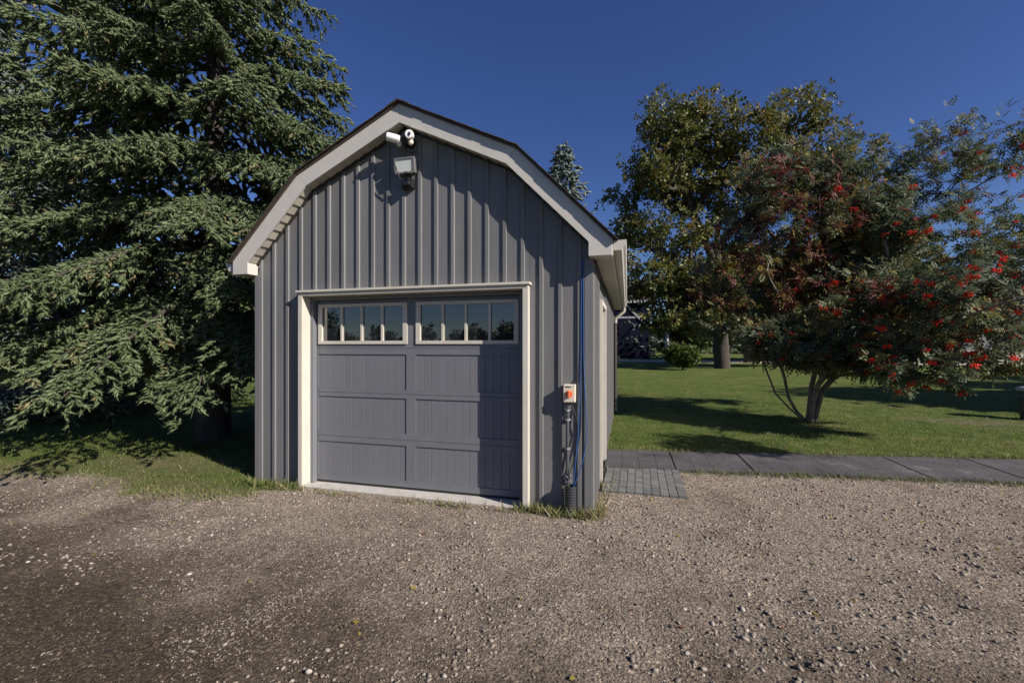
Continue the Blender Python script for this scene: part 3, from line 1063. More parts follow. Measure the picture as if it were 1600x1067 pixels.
def octa():
    v = np.array([(1, 0, 0), (-1, 0, 0), (0, 1, 0), (0, -1, 0), (0, 0, 1), (0, 0, -1)], float)
    f = np.array([(0, 2, 4), (2, 1, 4), (1, 3, 4), (3, 0, 4), (2, 0, 5), (1, 2, 5), (3, 1, 5), (0, 3, 5)])
    return v, f


def chip():
    v = np.array([(1, 0, -.3), (.2, .95, -.3), (-.9, .35, -.3), (-.5, -.85, -.3), (.1, .05, 1)], float)
    f = np.array([(0, 1, 4), (1, 2, 4), (2, 3, 4), (3, 0, 4)])
    return v, f


def stones(name, n, tmpl, smin, smax, power, clump, seedoff, ymax=6.4, near=1.3, thr=.14, vm=.5, flat=1.0, right=0.0):
    tv, tf = tmpl
    tf = tf[(tv[tf][:, :, 2].mean(1) > -.55)]
    # density falls with distance from where one stands
    r = near + (9.5 - near) * rng.random(n * 3) ** 1.25
    a = rng.uniform(-1.05, 1.05, n * 3) + R(14.9)
    x = -np.sin(a) * r; y = np.cos(a) * r
    z, dr, du, ba = gz_arr(x, y)
    keep = dr & (y < ymax)
    cl = np.array([fbm(xx + seedoff, yy, clump, 4) for xx, yy in zip(x, y)])
    keep &= (cl * 1.5 + rng.normal(0, .22, len(x)) + (du - .5) * .8 + right * np.clip((x + 1) / 2, 0, 1)) > thr
    x, y, z, du = x[keep][:n], y[keep][:n], z[keep][:n], du[keep][:n]
    m = len(x)
    s = smin + (smax - smin) * rng.random(m) ** power
    s = s * (1 + right * np.clip((x + 1) / 2, 0, 1))
    sc = s[:, None] * np.stack([rng.uniform(.8, 1.3, m), rng.uniform(.6, 1.0, m), rng.uniform(.45, .75, m)], 1)
    rot = basis(np.stack([rng.normal(0, .25, m), rng.normal(0, .25, m), np.ones(m)], 1), rng.uniform(0, 6.28, m))
    pos = np.stack([x, y, z + s * .18], 1)
    tvj = tv
    var = np.clip(rng.normal(vm, .22, m), 0, 1)
    N, Vn = m, len(tv)
    loc = tvj[None] * (1 + rng.uniform(-.38, .28, (m, Vn, 1))) * sc[:, None, :]
    v = np.einsum('nij,nvj->nvi', rot, loc) + pos[:, None, :]
    f = tf[None] + (np.arange(N) * Vn)[:, None, None]
    me = np_mesh(name, v.reshape(-1, 3), f.reshape(-1, 3), M['stone'], np.repeat(var, Vn))
    o = link(name, me)
    return o


tag(stones('gravel', 56000, chip(), .003, .0095, 2.0, .9, 0), 'fine pale crushed gravel scattered thickly over the drive', 'gravel', kind='stuff')
tag(stones('soil_crumbs', 36000, chip(), .003, .012, 2.6, 2.0, 63, thr=-.6, vm=-.05), 'dark brown soil crumbs lying between the gravel on the drive', 'soil', kind='stuff')
tag(stones('gravel_stones', 14000, icosa(), .004, .0175, 3.8, 1.5, 31, right=.18), 'loose grey stones lying on the gravel drive', 'stones', kind='stuff')

# ------------------------------------------------------------------ grass blades
GV = np.array([(-.055, 0, 0), (.055, 0, 0), (-.045, .1, .5), (.045, .1, .5), (0, .34, 1.0)])
GF4 = np.array([(0, 1, 3), (0, 3, 2), (2, 3, 4)])


def blades(name, x, y, hmin, hmax, vmean, lab, width=1.0, lean=.35):
    z, dr, du, ba = gz_arr(x, y)
    m = len(x)
    h = rng.uniform(hmin, hmax, m)
    rot = basis(np.stack([rng.normal(0, lean, m), rng.normal(0, lean, m), np.ones(m)], 1), rng.uniform(0, 6.28, m))
    sc = np.stack([h * width, h, h], 1)
    var = np.clip(rng.normal(vmean, .2, m) + .35 * ba * (rng.random(m) < .7), 0, 1)
    o = scatter(name, M['grass'], None, GV, GF4, np.stack([x, y, z - .004], 1), rot, sc, var)
    return tag(o, lab, 'grass', kind='stuff')


def not_garage(x, y):
    return ~((x > XL - .02) & (x < XR + .01) & (y > 4.1) & (y < WB))


# lawn right of the garage, beyond the slab walk
n = 66000
t = 5.5 + 13 * rng.random(n) ** 1.7
a = rng.uniform(-.95, -.1, n) + 0
x = np.sin(-a - R(14.9)) * t; y = np.cos(-a - R(14.9)) * t
keep = (y > 6.64 + .16 * (x + .28) - .02) & not_garage(x, y) & (x > XR)
z_, dr, du, ba = gz_arr(x, y)
keep &= (rng.random(n) > ba * .8)
x, y = x[keep], y[keep]
blades('grass', x, y, .025, .06, .5, 'mown grass on the lawn behind the slab walk')
# lawn left of the garage, round the spruce
n = 48000
x = rng.uniform(-13, -3.4, n); y = 3.3 + 8 * rng.random(n) ** 1.5
z_, dr, du, ba = gz_arr(x, y)
keep = ~dr & not_garage(x, y) & (rng.random(n) > ba * .85)
blades('grass', x[keep], y[keep], .025, .065, .5, 'mown grass around the spruce left of the garage')


def tufts(name, spots, lab, hmin=.05, hmax=.15, vm=.5, per=70):
    X, Y = [], []
    for (cx_, cy_, sx, sy, k_) in spots:
        X.append(rng.normal(cx_, sx, int(per * k_))); Y.append(rng.normal(cy_, sy, int(per * k_)))
    X = np.concatenate(X); Y = np.concatenate(Y)
    k_ = not_garage(X, Y)
    return blades(name, X[k_], Y[k_], hmin, hmax, vm, lab, .7, .5)


sp = []
for x_ in np.arange(-4.3, -3.5, .09):
    sp.append((x_, 4.02, .06, .05, .9))
for x_ in np.arange(-3.5, -.9, .12):
    sp.append((x_ + random.uniform(-.05, .05), 3.97, .06, .025, random.choice((.05, .1, .25, .6))))
for x_ in np.arange(-.95, -.25, .06):
    sp.append((x_, 4.06, .04, .04, .75))
sp += [(-.62, 4.02, .06, .05, 1.5), (-.4, 4.05, .06, .06, 1.8), (-.3, 4.1, .06, .06, 1.2), (-1.0, 4.05, .05, .04, 1.2), (-.25, 4.2, .05, .08, 1.2), (-.22, 4.45, .05, .12, .8), (-.2, 4.95, .06, .1, .9), (-.1, 5.75, .12, .08, 1.1)]
tufts('weeds', sp, 'ragged weeds growing along the foot of the garage', .025, .13, .58, 58)
sp = []
for x_ in np.arange(.75, 7.5, .11):
    sp.append((x_, walk_near(x_) - .05, .07, .04, random.choice((.2, .4, .7, 1.0))))
for x_ in np.arange(-.2, 7.5, .1):
    sp.append((x_, walk_far(x_) + random.uniform(-.01, .09), .06, .05, random.choice((.6, 1.0, 1.5))))
tufts('grass_fringe', sp, 'uneven grass fringe along both edges of the slab walk', .04, .1, .6, 45)
sp = []
for x_ in np.arange(-9.5, -3.6, .1):
    sp.append((x_, drive_edge(x_) + random.uniform(-.1, .16), .09, .07, random.choice((.3, .6, 1.0))))
sp += [(-4.7, 3.5, .2, .08, 2.5), (-4.2, 3.62, .2, .08, 2.5), (-5.2, 3.45, .15, .06, 1.0), (-2.35, 3.3, .05, .04, .3), (-5.9, 2.9, .4, .15, .8)]
tufts('grass_edge', sp, 'rough grass edge between the gravel drive and the left lawn', .03, .085, .55, 60)


# fallen leaves blown over the grass and the drive
n = 900
x = np.concatenate([rng.normal(3.6, 2.6, 500), rng.uniform(-8, 6, 400)]); y = np.concatenate([rng.normal(8.2, 1.6, 500), rng.uniform(2.0, 8, 400)])
k_ = not_garage(x, y)
x, y = x[k_], y[k_]
z_, dr, du, ba = gz_arr(x, y)
LV = np.array([(-.5, 0, .12), (0, -.9, 0), (.5, 0, .15), (0, .9, .05)])
o = scatter('fallen_leaves', M['rowan'], None, LV, np.array([(0, 1, 2, 3)]), np.stack([x, y, z_ + np.where(dr, .008, .035)], 1), basis(np.stack([rng.normal(0, .3, len(x)), rng.normal(0, .3, len(x)), np.ones(len(x))], 1), rng.uniform(0, 6.28, len(x))), rng.uniform(.012, .028, len(x)), rng.choice([.7, .78, .8, .86, .95], len(x)))
tag(o, 'small yellow and russet fallen leaves scattered over grass and gravel', 'leaves', kind='stuff')


# ------------------------------------------------------------------ conifers
def shoot_template(n_need=9):
    """one twig tip: a plump tapering core wrapped in forward-pointing needles"""
    v, f = [], []
    for z, r in ((0, .12), (.45, .19)):
        v += [(r * math.cos(t + z), r * math.sin(t + z), z) for t in (0, 2.09, 4.19)]
    v.append((0, 0, 1.02))
    for i in range(3):
        j = (i + 1) % 3
        f += [(i, j, 3 + j), (i, 3 + j, 3 + i), (3 + i, 3 + j, 6)]
    for i in range(n_need):
        a = i * 2.4
        z = .0 + .95 * i / n_need
        l = .33 * (1 - .2 * (i / n_need))
        ca_, sa_ = math.cos(a), math.sin(a)
        w = .06
        b0 = len(v)
        v += [(-sa_ * w + ca_ * .06, ca_ * w + sa_ * .06, z), (sa_ * w + ca_ * .06, -ca_ * w + sa_ * .06, z), (ca_ * l, sa_ * l, z + l * .9)]
        f.append((b0, b0 + 1, b0 + 2))
    return np.array(v), np.array(f)


SHOOT = shoot_template()
SHOOT_LO = shoot_template(4)


def conifer(root, H, Rf, z0, n_limbs, mat, clip=None, spacing=.055, size=.1, view=None, seed=1, lo=False, trunk_r=.2, lat=.42, droop=.5, az_keep=None, lat_step=.11, whorl=0.0, hang_=.45, s_in=.12, back_fine=.25):
    g = np.random.default_rng(seed)
    bx, by = root.location.x, root.location.y
    tr = MB().tube([(g.normal(0, .02), g.normal(0, .02), z) for z in np.linspace(-.05, H, 9)], [trunk_r * (1.25 if i == 0 else 1) * (1 - .93 * i / 8) for i in range(9)], 10)
    tr.build('trunk', M['bark'], root, True)
    P, Dn, S, Vr = [], [], [], []
    limbs = MB()
    for i in range(n_limbs):
        u = (i + g.random() * .6) / n_limbs
        z = z0 + (H - z0) * u ** 1.12 * .985
        if whorl:
            z = z0 + round((z - z0) / whorl) * whorl + g.normal(0, .045)
        az = i * 2.39996 + g.normal(0, .25)
        L = Rf(z) * g.uniform(.78, 1.08)
        if L < .12:
            continue
        d = np.array([math.cos(az), math.sin(az), 0])
        sd = np.array([-d[1], d[0], 0])
        rel = (z - z0) / (H - z0)
        up = -.12 + .75 * rel + g.normal(0, .03)
        dr = droop * (1 - .55 * rel) * (1.0 if z > 2.2 else .6 + .4 * max(0, (z - 1) / 1.2))
        tip = .16

        def limb(s):
            s = np.asarray(s)[..., None]
            return d * L * s + np.array([0, 0, 1.0]) * (z + L * (up * s - dr * s ** 2 + tip * s ** 4))
        ss = np.linspace(0, 1, 6)
        lp = limb(ss)
        if clip is not None:
            bad = clip(lp[:, 0] + bx, lp[:, 1] + by, lp[:, 2])
            if bad.any():
                kmax = int(np.argmax(bad))
                if kmax < 2:
                    continue
                L *= (kmax - 1) / 5 + .1
                lp = limb(ss)
        limbs.tube([tuple(p) for p in lp], [max(.004, .028 * (L / 3 + .3) * (1 - .85 * s)) for s in ss], 5, caps=False)
        fine = 1.0 if rel < .56 else .3
        if view is not None:
            vx = d[0] * view[0] + d[1] * view[1]
            fine = fine if vx > -.2 else back_fine * fine
        nb = max(3, int(L / lat_step * (fine ** .5)))
        for k in range(nb):
            s = s_in + (1 - s_in) * (k + g.random()) / nb
            side = 1 if k % 2 else -1
            bl = lat * L * (1.05 - .72 * s) * g.uniform(.7, 1.25) * (.45 + .55 * min(1, s / .3))
            bl = max(.12, bl)
            ang = R(g.uniform(42, 66))
            bd = d * math.cos(ang) + sd * side * math.sin(ang) + np.array([0, 0, g.normal(-.12, .12)])
            b0 = limb(s)
            nsh = max(2, int(bl / spacing * 2 * fine))
            q = g.random(nsh)
            q[0] = 1
            hang = hang_ * g.uniform(.6, 1.3) * (1.0 if z > 3 else .65)
            pos = b0 + bd * bl * q[:, None] + np.array([0, 0, -1.0]) * (hang * bl * q ** 1.5)[:, None]
            pos += g.normal(0, .012, pos.shape)
            sgn = np.where(np.arange(nsh) % 2 == 0, 1, -1)
            perp = np.cross(bd, (0, 0, 1.0)); perp /= np.linalg.norm(perp)
            fwd = bd + np.array([0, 0, -1.0]) * hang * .9
            dirs = fwd[None] * .75 + perp[None] * (sgn * g.uniform(.2, .7, nsh))[:, None] + g.normal(0, .3, (nsh, 3)) + np.array([0, 0, -.08])
            P.append(pos); Dn.append(dirs)
            S.append(size * g.uniform(.65, 1.25, nsh) / (fine ** .5))
            vb = g.normal(.5, .13)
            Vr.append(np.clip(vb + .12 * q + g.normal(0, .1, nsh), 0, .97))
        nsh = max(3, int(L * .55 / spacing * fine))
        q = .3 + .7 * g.random(nsh); q[0] = 1
        pos = limb(q)
        dirs = d[None] * .8 + g.normal(0, .35, (nsh, 3)) + np.array([0, 0, .1])
        P.append(pos); Dn.append(dirs); S.append(size * g.uniform(.7, 1.3, nsh)); Vr.append(np.clip(g.normal(.55, .15, nsh), 0, 1))
    limbs.build('limbs', M['bark'], root)['kind'] = 'stuff'
    P = np.concatenate(P); Dn = np.concatenate(Dn); S = np.concatenate(S); Vr = np.concatenate(Vr)
    if clip is not None:
        k = ~clip(P[:, 0] + bx, P[:, 1] + by, P[:, 2])
        P, Dn, S, Vr = P[k], Dn[k], S[k], Vr[k]
    k = P[:, 2] > .12
    P, Dn, S, Vr = P[k], Dn[k], S[k], Vr[k]
    tv, tf = SHOOT_LO if lo else SHOOT
    scatter('needles', mat, root, tv, tf, P, basis(Dn, g.uniform(0, 6.28, len(P))), S, Vr)
    return len(P)


def roof_z(x):
    a = np.abs(x - CX)
    z = np.where(a < 1.255, 4.1 - .484 * a, 3.475 - 1.027 * (a - 1.255))
    return np.where(a > 2.32, -1, z)


def clip_garage(x, y, z):
    a = np.abs(x - CX)
    return (a < 2.42) & (y > 3.9) & (y < WB + .3) & (z < np.where(a > 2.25, 2.7, roof_z(x) + .12))


_cr = np.random.default_rng(77)


def clip_s1(x, y, z):
    low = .62 + .3 * _cr.random(np.shape(z)) + .12 * np.sin(x * 5.1 + y * 3.3)
    return clip_garage(x, y, z) | (z < low)


s1 = thing('spruce_tree', 'tall green spruce with drooping sunlit boughs beside the garage', 'spruce', (-6.69, 5.75, 0), 0, 'spruce trees around the garage')
def R1(z): return float(np.interp(z, [0.8, 1.6, 3.0, 5.5, 7.6, 13.5], [2.2, 2.65, 2.95, 2.4, 1.75, .1]))
n1 = conifer(s1, 13.5, R1, 1.75, 262, M['spruce'], clip_s1, .05, .108, view=(.7, -.75), seed=5, trunk_r=.22, lat_step=.07, lat=.3, droop=.62, whorl=.74, hang_=.72, s_in=.2, back_fine=.25)
s2 = thing('spruce_tree', 'blue grey spruce at the left edge behind the tall green one', 'spruce', (-14.4, 6.1, 0), 0, 'spruce trees around the garage')
def R2(z): return float(np.interp(z, [0.4, 1.5, 6, 11], [2.6, 2.9, 1.7, .1]))
n2 = conifer(s2, 11, R2, .9, 170, M['blue_spruce'], None, .11, .17, hang_=.7, whorl=.55, view=(.97, -.2), back_fine=.1, seed=9, trunk_r=.2)
s3 = thing('spruce_tree', 'pale spruce top showing above the right slope of the garage roof', 'spruce', (-3.6, 25.5, 0), 0, 'spruce trees around the garage')
def R3(z): return float(np.interp(z, [1, 6, 13.3], [3.4, 2.7, .12]))
n3 = conifer(s3, 13.4, R3, 5.5, 100, M['blue_spruce'], None, .2, .3, seed=12, lo=True, trunk_r=.2, droop=.2, lat_step=.2)
s4 = thing('spruce_tree', 'distant blue spruce between the garage gutter and the maple', 'spruce', (-.5, 58, 0), 0, 'spruce trees around the garage')
def R4(z): return float(np.interp(z, [0, 4, 19], [4.5, 4.2, .2]))
n4 = conifer(s4, 18.5, R4, 1.0, 140, M['blue_spruce'], None, .4, .5, seed=13, lo=True, trunk_r=.3, droop=.3, lat_step=.5)
s5 = thing('spruce_tree', 'dark spruce standing behind the tall green one, mostly hidden by it', 'spruce', (-13.0, 8.0, 0), 0, 'spruce trees around the garage')
def R5(z): return float(np.interp(z, [0.4, 2, 7, 16], [3.4, 3.7, 2.9, .1]))
n5 = conifer(s5, 16, R5, .5, 150, M['spruce'], None, .11, .19, view=(.8, -.6), whorl=.7, hang_=.7, seed=14, lo=True, trunk_r=.25, lat_step=.18)


# ------------------------------------------------------------------ broadleaf trees grown from crown lobes
def grow(starts, targets, step, g, tropism=.25):
    """starts: list of polylines; targets (n,3). Returns nodes, parents, tip node of each target."""
    nodes, par = [], []
    for line in starts:
        prev = -1
        for p in line:
            if prev == -1 and nodes:
                d = [np.linalg.norm(np.array(p) - q) for q in nodes]
                j = int(np.argmin(d))
                if d[j] < .08:
                    prev = j
                    continue
            nodes.append(np.array(p, float)); par.append(prev); prev = len(nodes) - 1
    base = nodes[0]
    order = np.argsort(np.linalg.norm(targets - base, axis=1))
    tips = []
    arr = np.array(nodes)
    buf = np.zeros((len(nodes) + len(targets) * 60, 3)); buf[:len(nodes)] = arr
    cnt = len(nodes)
    dist = [0.0] * cnt
    for i in range(cnt):
        if par[i] >= 0:
            dist[i] = dist[par[i]] + np.linalg.norm(nodes[i] - nodes[par[i]])
    for ti in order:
        t = targets[ti]
        dv = t - buf[:cnt]
        dd = np.linalg.norm(dv, axis=1)
        cost = dd + .12 * np.array(dist) + np.where(dv[:, 2] < -.1, -dv[:, 2] * .8, 0)
        j = int(np.argmin(cost))
        p = buf[j].copy()
        L = dd[j]
        k = max(1, int(L / step))
        d0 = (t - p) / max(L, 1e-6)
        pd = (buf[j] - buf[par[j]]) if par[j] >= 0 else np.array([0, 0, 1.0])
        pd = pd / (np.linalg.norm(pd) + 1e-6)
        prev = j
        c1 = p + (pd * .3 + d0 * .7) * L * .4 + np.array([0, 0, tropism * L * .2])
        for s in range(1, k + 1):
            u = s / k
            q = (1 - u) ** 2 * p + 2 * u * (1 - u) * c1 + u * u * t + g.normal(0, .035 * step, 3)
            if cnt >= len(buf):
                break
            buf[cnt] = q; par.append(prev); dist.append(dist[prev] + step); prev = cnt; cnt += 1
        tips.append(prev)
    return buf[:cnt], par, tips, order


def leafy_tree(root, starts, lobes, mat, leaf, n_targets, per_tip, leaf_size, step, seed, bark, tip_r=.006, spread=.22, expo=2.3, droop=-.1, var_fn=None, trunk_max=None, twig_cut=0.0, back=5):
    g = np.random.default_rng(seed)
    o = np.array(root.location)
    w = np.array([l[7] if len(l) > 7 else l[3] * l[4] * l[5] for l in lobes], float)
    w /= w.sum()
    T = []
    LB = []
    for i, l in enumerate(lobes):
        m = max(1, int(round(n_targets * w[i])))
        v = g.normal(0, 1, (m, 3)); v /= np.linalg.norm(v, axis=1, keepdims=True)
        r = g.random(m) ** (1 / 2.2)
        r = .25 + .75 * r
        T.append(np.array(l[:3]) + v * r[:, None] * np.array(l[3:6]))
        LB += [i] * m
    T = np.concatenate(T) - o
    LB = np.array(LB)
    T[:, 2] = np.maximum(T[:, 2], .35)
    st = [[tuple(np.array(p) - o) for p in line] for line in starts]
    nodes, par, tips, order = grow(st, T, step, g)
    LB = LB[order]
    n = len(nodes)
    load = np.zeros(n)
    for t in tips:
        load[t] += 1
    for i in range(n - 1, -1, -1):
        if par[i] >= 0:
            load[par[i]] += load[i]
    load = np.maximum(load, 1)
    rad = tip_r * load ** (1 / expo)
    if trunk_max:
        rad = np.minimum(rad, trunk_max)
    # branches as 5-sided segments; chains drawn segment by segment
    V_, F_ = [], []
    a5 = np.arange(5) * 2 * math.pi / 5
    for i in range(n):
        p = par[i]
        if p < 0 or rad[i] < twig_cut:
            continue
        d = nodes[i] - nodes[p]
        L = np.linalg.norm(d)
        if L < 1e-5:
            continue
        d /= L
        ref = np.array([1.0, 0, 0]) if abs(d[2]) > .8 else np.array([0, 0, 1.0])
        x_ = np.cross(d, ref); x_ /= np.linalg.norm(x_)
        y_ = np.cross(d, x_)
        ring = np.cos(a5)[:, None] * x_ + np.sin(a5)[:, None] * y_
        b0 = len(V_) * 5
        rp = min(rad[p], rad[i] * 1.35)
        V_.append(nodes[p] + ring * rp - d * rad[i] * .3); V_.append(nodes[i] + ring * rad[i])
        for k in range(5):
            k2 = (k + 1) % 5
            F_.append((b0 + k, b0 + k2, b0 + 5 + k2, b0 + 5 + k))
    vv = np.concatenate(V_)
    me = np_mesh('trunk', vv, np.array(F_), bark)
    me.polygons.foreach_set('use_smooth', [True] * len(me.polygons))
    link('trunk', me, root)
    # leaves round each tip and back along its twig
    P, Dn, Vr, S = [], [], [], []
    for t, lb in zip(tips, LB):
        chain = [t]
        while len(chain) < back and par[chain[-1]] >= 0 and load[par[chain[-1]]] < 14:
            chain.append(par[chain[-1]])
        C = nodes[chain]
        k = per_tip
        dens = lobes[lb][6] if len(lobes[lb]) > 6 else 1.0
        k = max(2, int(per_tip * dens * g.uniform(.6, 1.4)))
        ci = g.integers(0, len(C), k)
        out = g.normal(0, 1, (k, 3)); out[:, 2] = out[:, 2] * .55
        out /= np.linalg.norm(out, axis=1, keepdims=True)
        tw = (C[0] - C[-1]); tw = tw / (np.linalg.norm(tw) + 1e-6)
        pos = C[ci] + out * (spread * g.random(k) ** .7)[:, None]
        dirs = out + tw * .5 + np.array([0, 0, droop]) + g.normal(0, .25, (k, 3))
        P.append(pos); Dn.append(dirs); S.append(leaf_size * g.uniform(.65, 1.2, k))
        vb = g.normal(0, .1)
        vr = (var_fn(C[0] + o, g) if var_fn else .45) + vb + g.normal(0, .1, k)
        Vr.append(np.clip(vr, 0, 1))
    P = np.concatenate(P); Dn = np.concatenate(Dn); S = np.concatenate(S); Vr = np.concatenate(Vr)
    k = P[:, 2] > .1
    P, Dn, S, Vr = P[k], Dn[k], S[k], Vr[k]
    # leaves lie roughly flat: blade normal mostly up
    scatter('crown', mat, root, leaf[0], leaf[1], P, leaf_basis(Dn, g), S, Vr)
    return nodes + o, par, [t for t in tips], len(P)


def leaf_basis(d, g):
    d = d / np.linalg.norm(d, axis=1, keepdims=True)
    up = np.tile(np.array([[.25, -.3, .8]]), (len(d), 1)) + g.normal(0, .75, (len(d), 3))
    x = np.cross(d, up); x /= np.linalg.norm(x, axis=1, keepdims=True)
    nrm = np.cross(x, d)
    return np.stack([x, d, nrm], axis=2)           # leaf template: y along the leaf, z its face


def pinnate():
    v, f = [], []
    for i in range(3):
        y = .16 + .25 * i
        zc = -.18 * y * y
        l = .34 - .02 * (i - 1) ** 2
        for s in (-1, 1):
            b = len(v)
            ex, ey = s * l, y + .13
            v += [(s * .01, y, zc), (s * l * .6, y - .04, zc + .02), (ex, ey, zc - .05), (s * l * .45, y + .2, zc + .02)]
            f.append((b, b + 1, b + 2, b + 3) if s > 0 else (b + 3, b + 2, b + 1, b))
    b = len(v)
    v += [(0, .8, -.14), (.09, 1.0, -.18), (0, 1.2, -.3), (-.09, 1.0, -.18)]
    f.append((b, b + 1, b + 2, b + 3))
    return np.array(v), np.array(f)


def clump(n, sz, seed):
    rr = random.Random(seed)
    v, f = [], []
    for i in range(n):
        c = Vector((rr.uniform(-.5, .5), rr.uniform(0, 1), rr.uniform(-.3, .3)))
        a = Vector((rr.uniform(-1, 1), rr.uniform(-1, 1), rr.uniform(-.5, .5))).normalized()
        b_ = a.cross(Vector((rr.uniform(-.5, .5), rr.uniform(-.5, .5), 1))).normalized()
        b = len(v)
        for p in (c - a * sz, c + b_ * sz * .62, c + a * sz, c - b_ * sz * .62):
            v.append(tuple(p))
        f.append((b, b + 1, b + 2, b + 3))
    return np.array(v), np.array(f)


PIN = pinnate()
CL4 = clump(5, .3, 2)

# camera-to-world helper used only to read sizes off the survey sketch
TH = R(14.9)


def at(px, py, t):
    u_ = (px - 800) / 676
    return (t * (-math.sin(TH) + u_ * math.cos(TH)), t * (math.cos(TH) + u_ * math.sin(TH)), 1.58 - (py - 540) / 676 * t)


def lobe(px, py, t, rx, ry, rz, dens=1.0, wt=None):
    p = at(px, py, t)
    return (*p, rx, ry, rz, dens) + ((wt,) if wt is not None else ())


# rowan with berries
rb_ = at(1262, 663, 9.0)
rw_t = thing('rowan_tree', 'multi-stemmed rowan tree heavy with red berry clusters on the right lawn', 'rowan tree', (rb_[0], rb_[1], 0))
b0 = (rb_[0], rb_[1], -.05)
stems = [
    [b0, at(1236, 640, 8.95), at(1212, 615, 8.9), at(1200, 585, 8.85), at(1188, 555, 8.8), at(1183, 520, 8.9), at(1165, 470, 9.2)],
    [(rb_[0] - .05, rb_[1] + .05, -.05), at(1243, 640, 9.05), at(1232, 620, 9.1), at(1226, 590, 9.1), at(1212, 545, 9.3), at(1205, 480, 9.6), at(1215, 380, 9.8)],
    [(rb_[0] + .06, rb_[1] + .04, -.05), at(1265, 640, 9.0), at(1268, 605, 9.05), at(1277, 570, 9.1), at(1283, 520, 9.2), at(1275, 430, 9.3), at(1260, 340, 9.3)],
    [(rb_[0] + .1, rb_[1] - .04, -.05), at(1278, 635, 8.9), at(1285, 610, 8.8), at(1303, 590, 8.7), at(1308, 565, 8.6), at(1335, 510, 8.5), at(1370, 430, 8.4), at(1410, 330, 8.5)],
    [(rb_[0] + .03, rb_[1] - .08, -.05), at(1270, 630, 8.85), at(1279, 600, 8.7), at(1300, 540, 8.4), at(1360, 490, 8.0), at(1430, 470, 7.8)],
]
rowan_lobes = [
    lobe(1245, 330, 9.6, 1.35, 1.3, 1.55, 1.0),
    lobe(1190, 300, 9.9, .95, 1.0, 1.0, .8),
    lobe(1300, 250, 9.4, .7, .8, .8, .8),
    lobe(1150, 430, 9.8, 1.0, 1.0, 1.1, .8),
    lobe(1110, 480, 9.8, .7, .8, .7, .8),
    lobe(1330, 400, 9.0, 1.3, 1.2, 1.2, 1.1),
    lobe(1470, 250, 9.0, 1.15, 1.1, .95, .75, 1.0),
    lobe(1560, 240, 8.8, .8, 1.0, .9, .65, .55),
    lobe(1440, 370, 8.6, 1.2, 1.2, .9, 1.0),
    lobe(1400, 500, 7.6, 1.2, 1.2, 1.0, 1.2),
    lobe(1500, 480, 6.9, .9, 1.0, .85, 1.2),
    lobe(1570, 440, 7.4, .8, 1.0, .9, 1.0),
    lobe(1470, 580, 6.7, .6, .65, .38, 1.2),
    lobe(1610, 360, 8.6, .8, .9, .8, 1.0),
    (5.0, 5.9, 2.45, .55, .6, .45, 1.2, .5),

    lobe(1600, 500, 6.7, .7, .8, .5, 1.1),
    lobe(1540, 545, 6.6, .6, .7, .42, 1.2),
    lobe(1400, 560, 7.2, .8, .8, .4, 1.1),
    lobe(1330, 330, 9.2, 1.0, 1.0, 1.0, 1.0),
    lobe(1380, 300, 9.2, .6, .7, .7, .7),
    lobe(1255, 545, 8.3, .85, .7, .4, 1.2, 1.1),
    lobe(1195, 520, 8.6, .5, .5, .35, 1.1, .55),
    lobe(1330, 560, 8.2, .6, .6, .35, 1.1, .5),
    lobe(1390, 590, 8.3, .5, .5, .35, .9),
    lobe(1290, 470, 9.0, 1.3, 1.2, .8, 1.1),
]


def rowan_var(p, g):
    left = at(1170, 400, 9.8)
    d = math.hypot(p[0] - left[0], (p[2] - left[2]) * .8)
    if d < 1.9 and p[2] > 2.0 and g.random() < .72 - .2 * d:
        return .93
    return g.choice((.38, .42, .46, .5, .62, .74), p=(.2, .24, .2, .16, .12, .08))


rn, rp, rt, rc_ = leafy_tree(rw_t, stems, rowan_lobes, M['rowan'], PIN, 1250, 24, .16, .16, 21, M['pale_bark'], tip_r=.003, spread=.12, expo=2.05, droop=-.25, var_fn=rowan_var, back=3)
# berry clusters: each one a part, meshes shared
rr = random.Random(4)
iv, if_ = icosa()
berry_me = []
for k in range(5):
    mb = MB()
    for i in range(30):
        a_, r_ = rr.uniform(0, 6.28), rr.random() ** .5 * .05
        c = Vector((math.cos(a_) * r_, math.sin(a_) * r_, rr.uniform(-.018, .018) - r_ * r_ * 3))
        s = rr.uniform(.0075, .0098)
        ov, of = octa()
        mb.add([tuple(c + Vector(v) * s * 1.15) for v in ov], [tuple(f) for f in of])
    berry_me.append(mb.mesh('berry_cluster', M['berry'], True))
cand = [t for t in rt]
rr.shuffle(cand)
cpos = [Vector(rn[t]) for t in cand]
# most sit on the outer, sunny and near side
ctr = Vector(at(1330, 400, 9.0))
cpos.sort(key=lambda p: (p - ctr).dot(Vector((.25, -1, 0))) + rr.uniform(-1.3, 1.3), reverse=True)
for p in cpos[:290]:
    o = link('berry_cluster', rr.choice(berry_me), rw_t)
    o.location = p - rw_t.location + Vector((rr.uniform(-.1, .1), rr.uniform(-.2, -.02), rr.uniform(-.12, .03)))
    s = rr.uniform(.8, 1.5)
    o.scale = (s, s, s * rr.uniform(.9, 1.3))
    o.rotation_euler = (rr.uniform(-.5, .5), rr.uniform(-.5, .5), rr.uniform(0, 6))

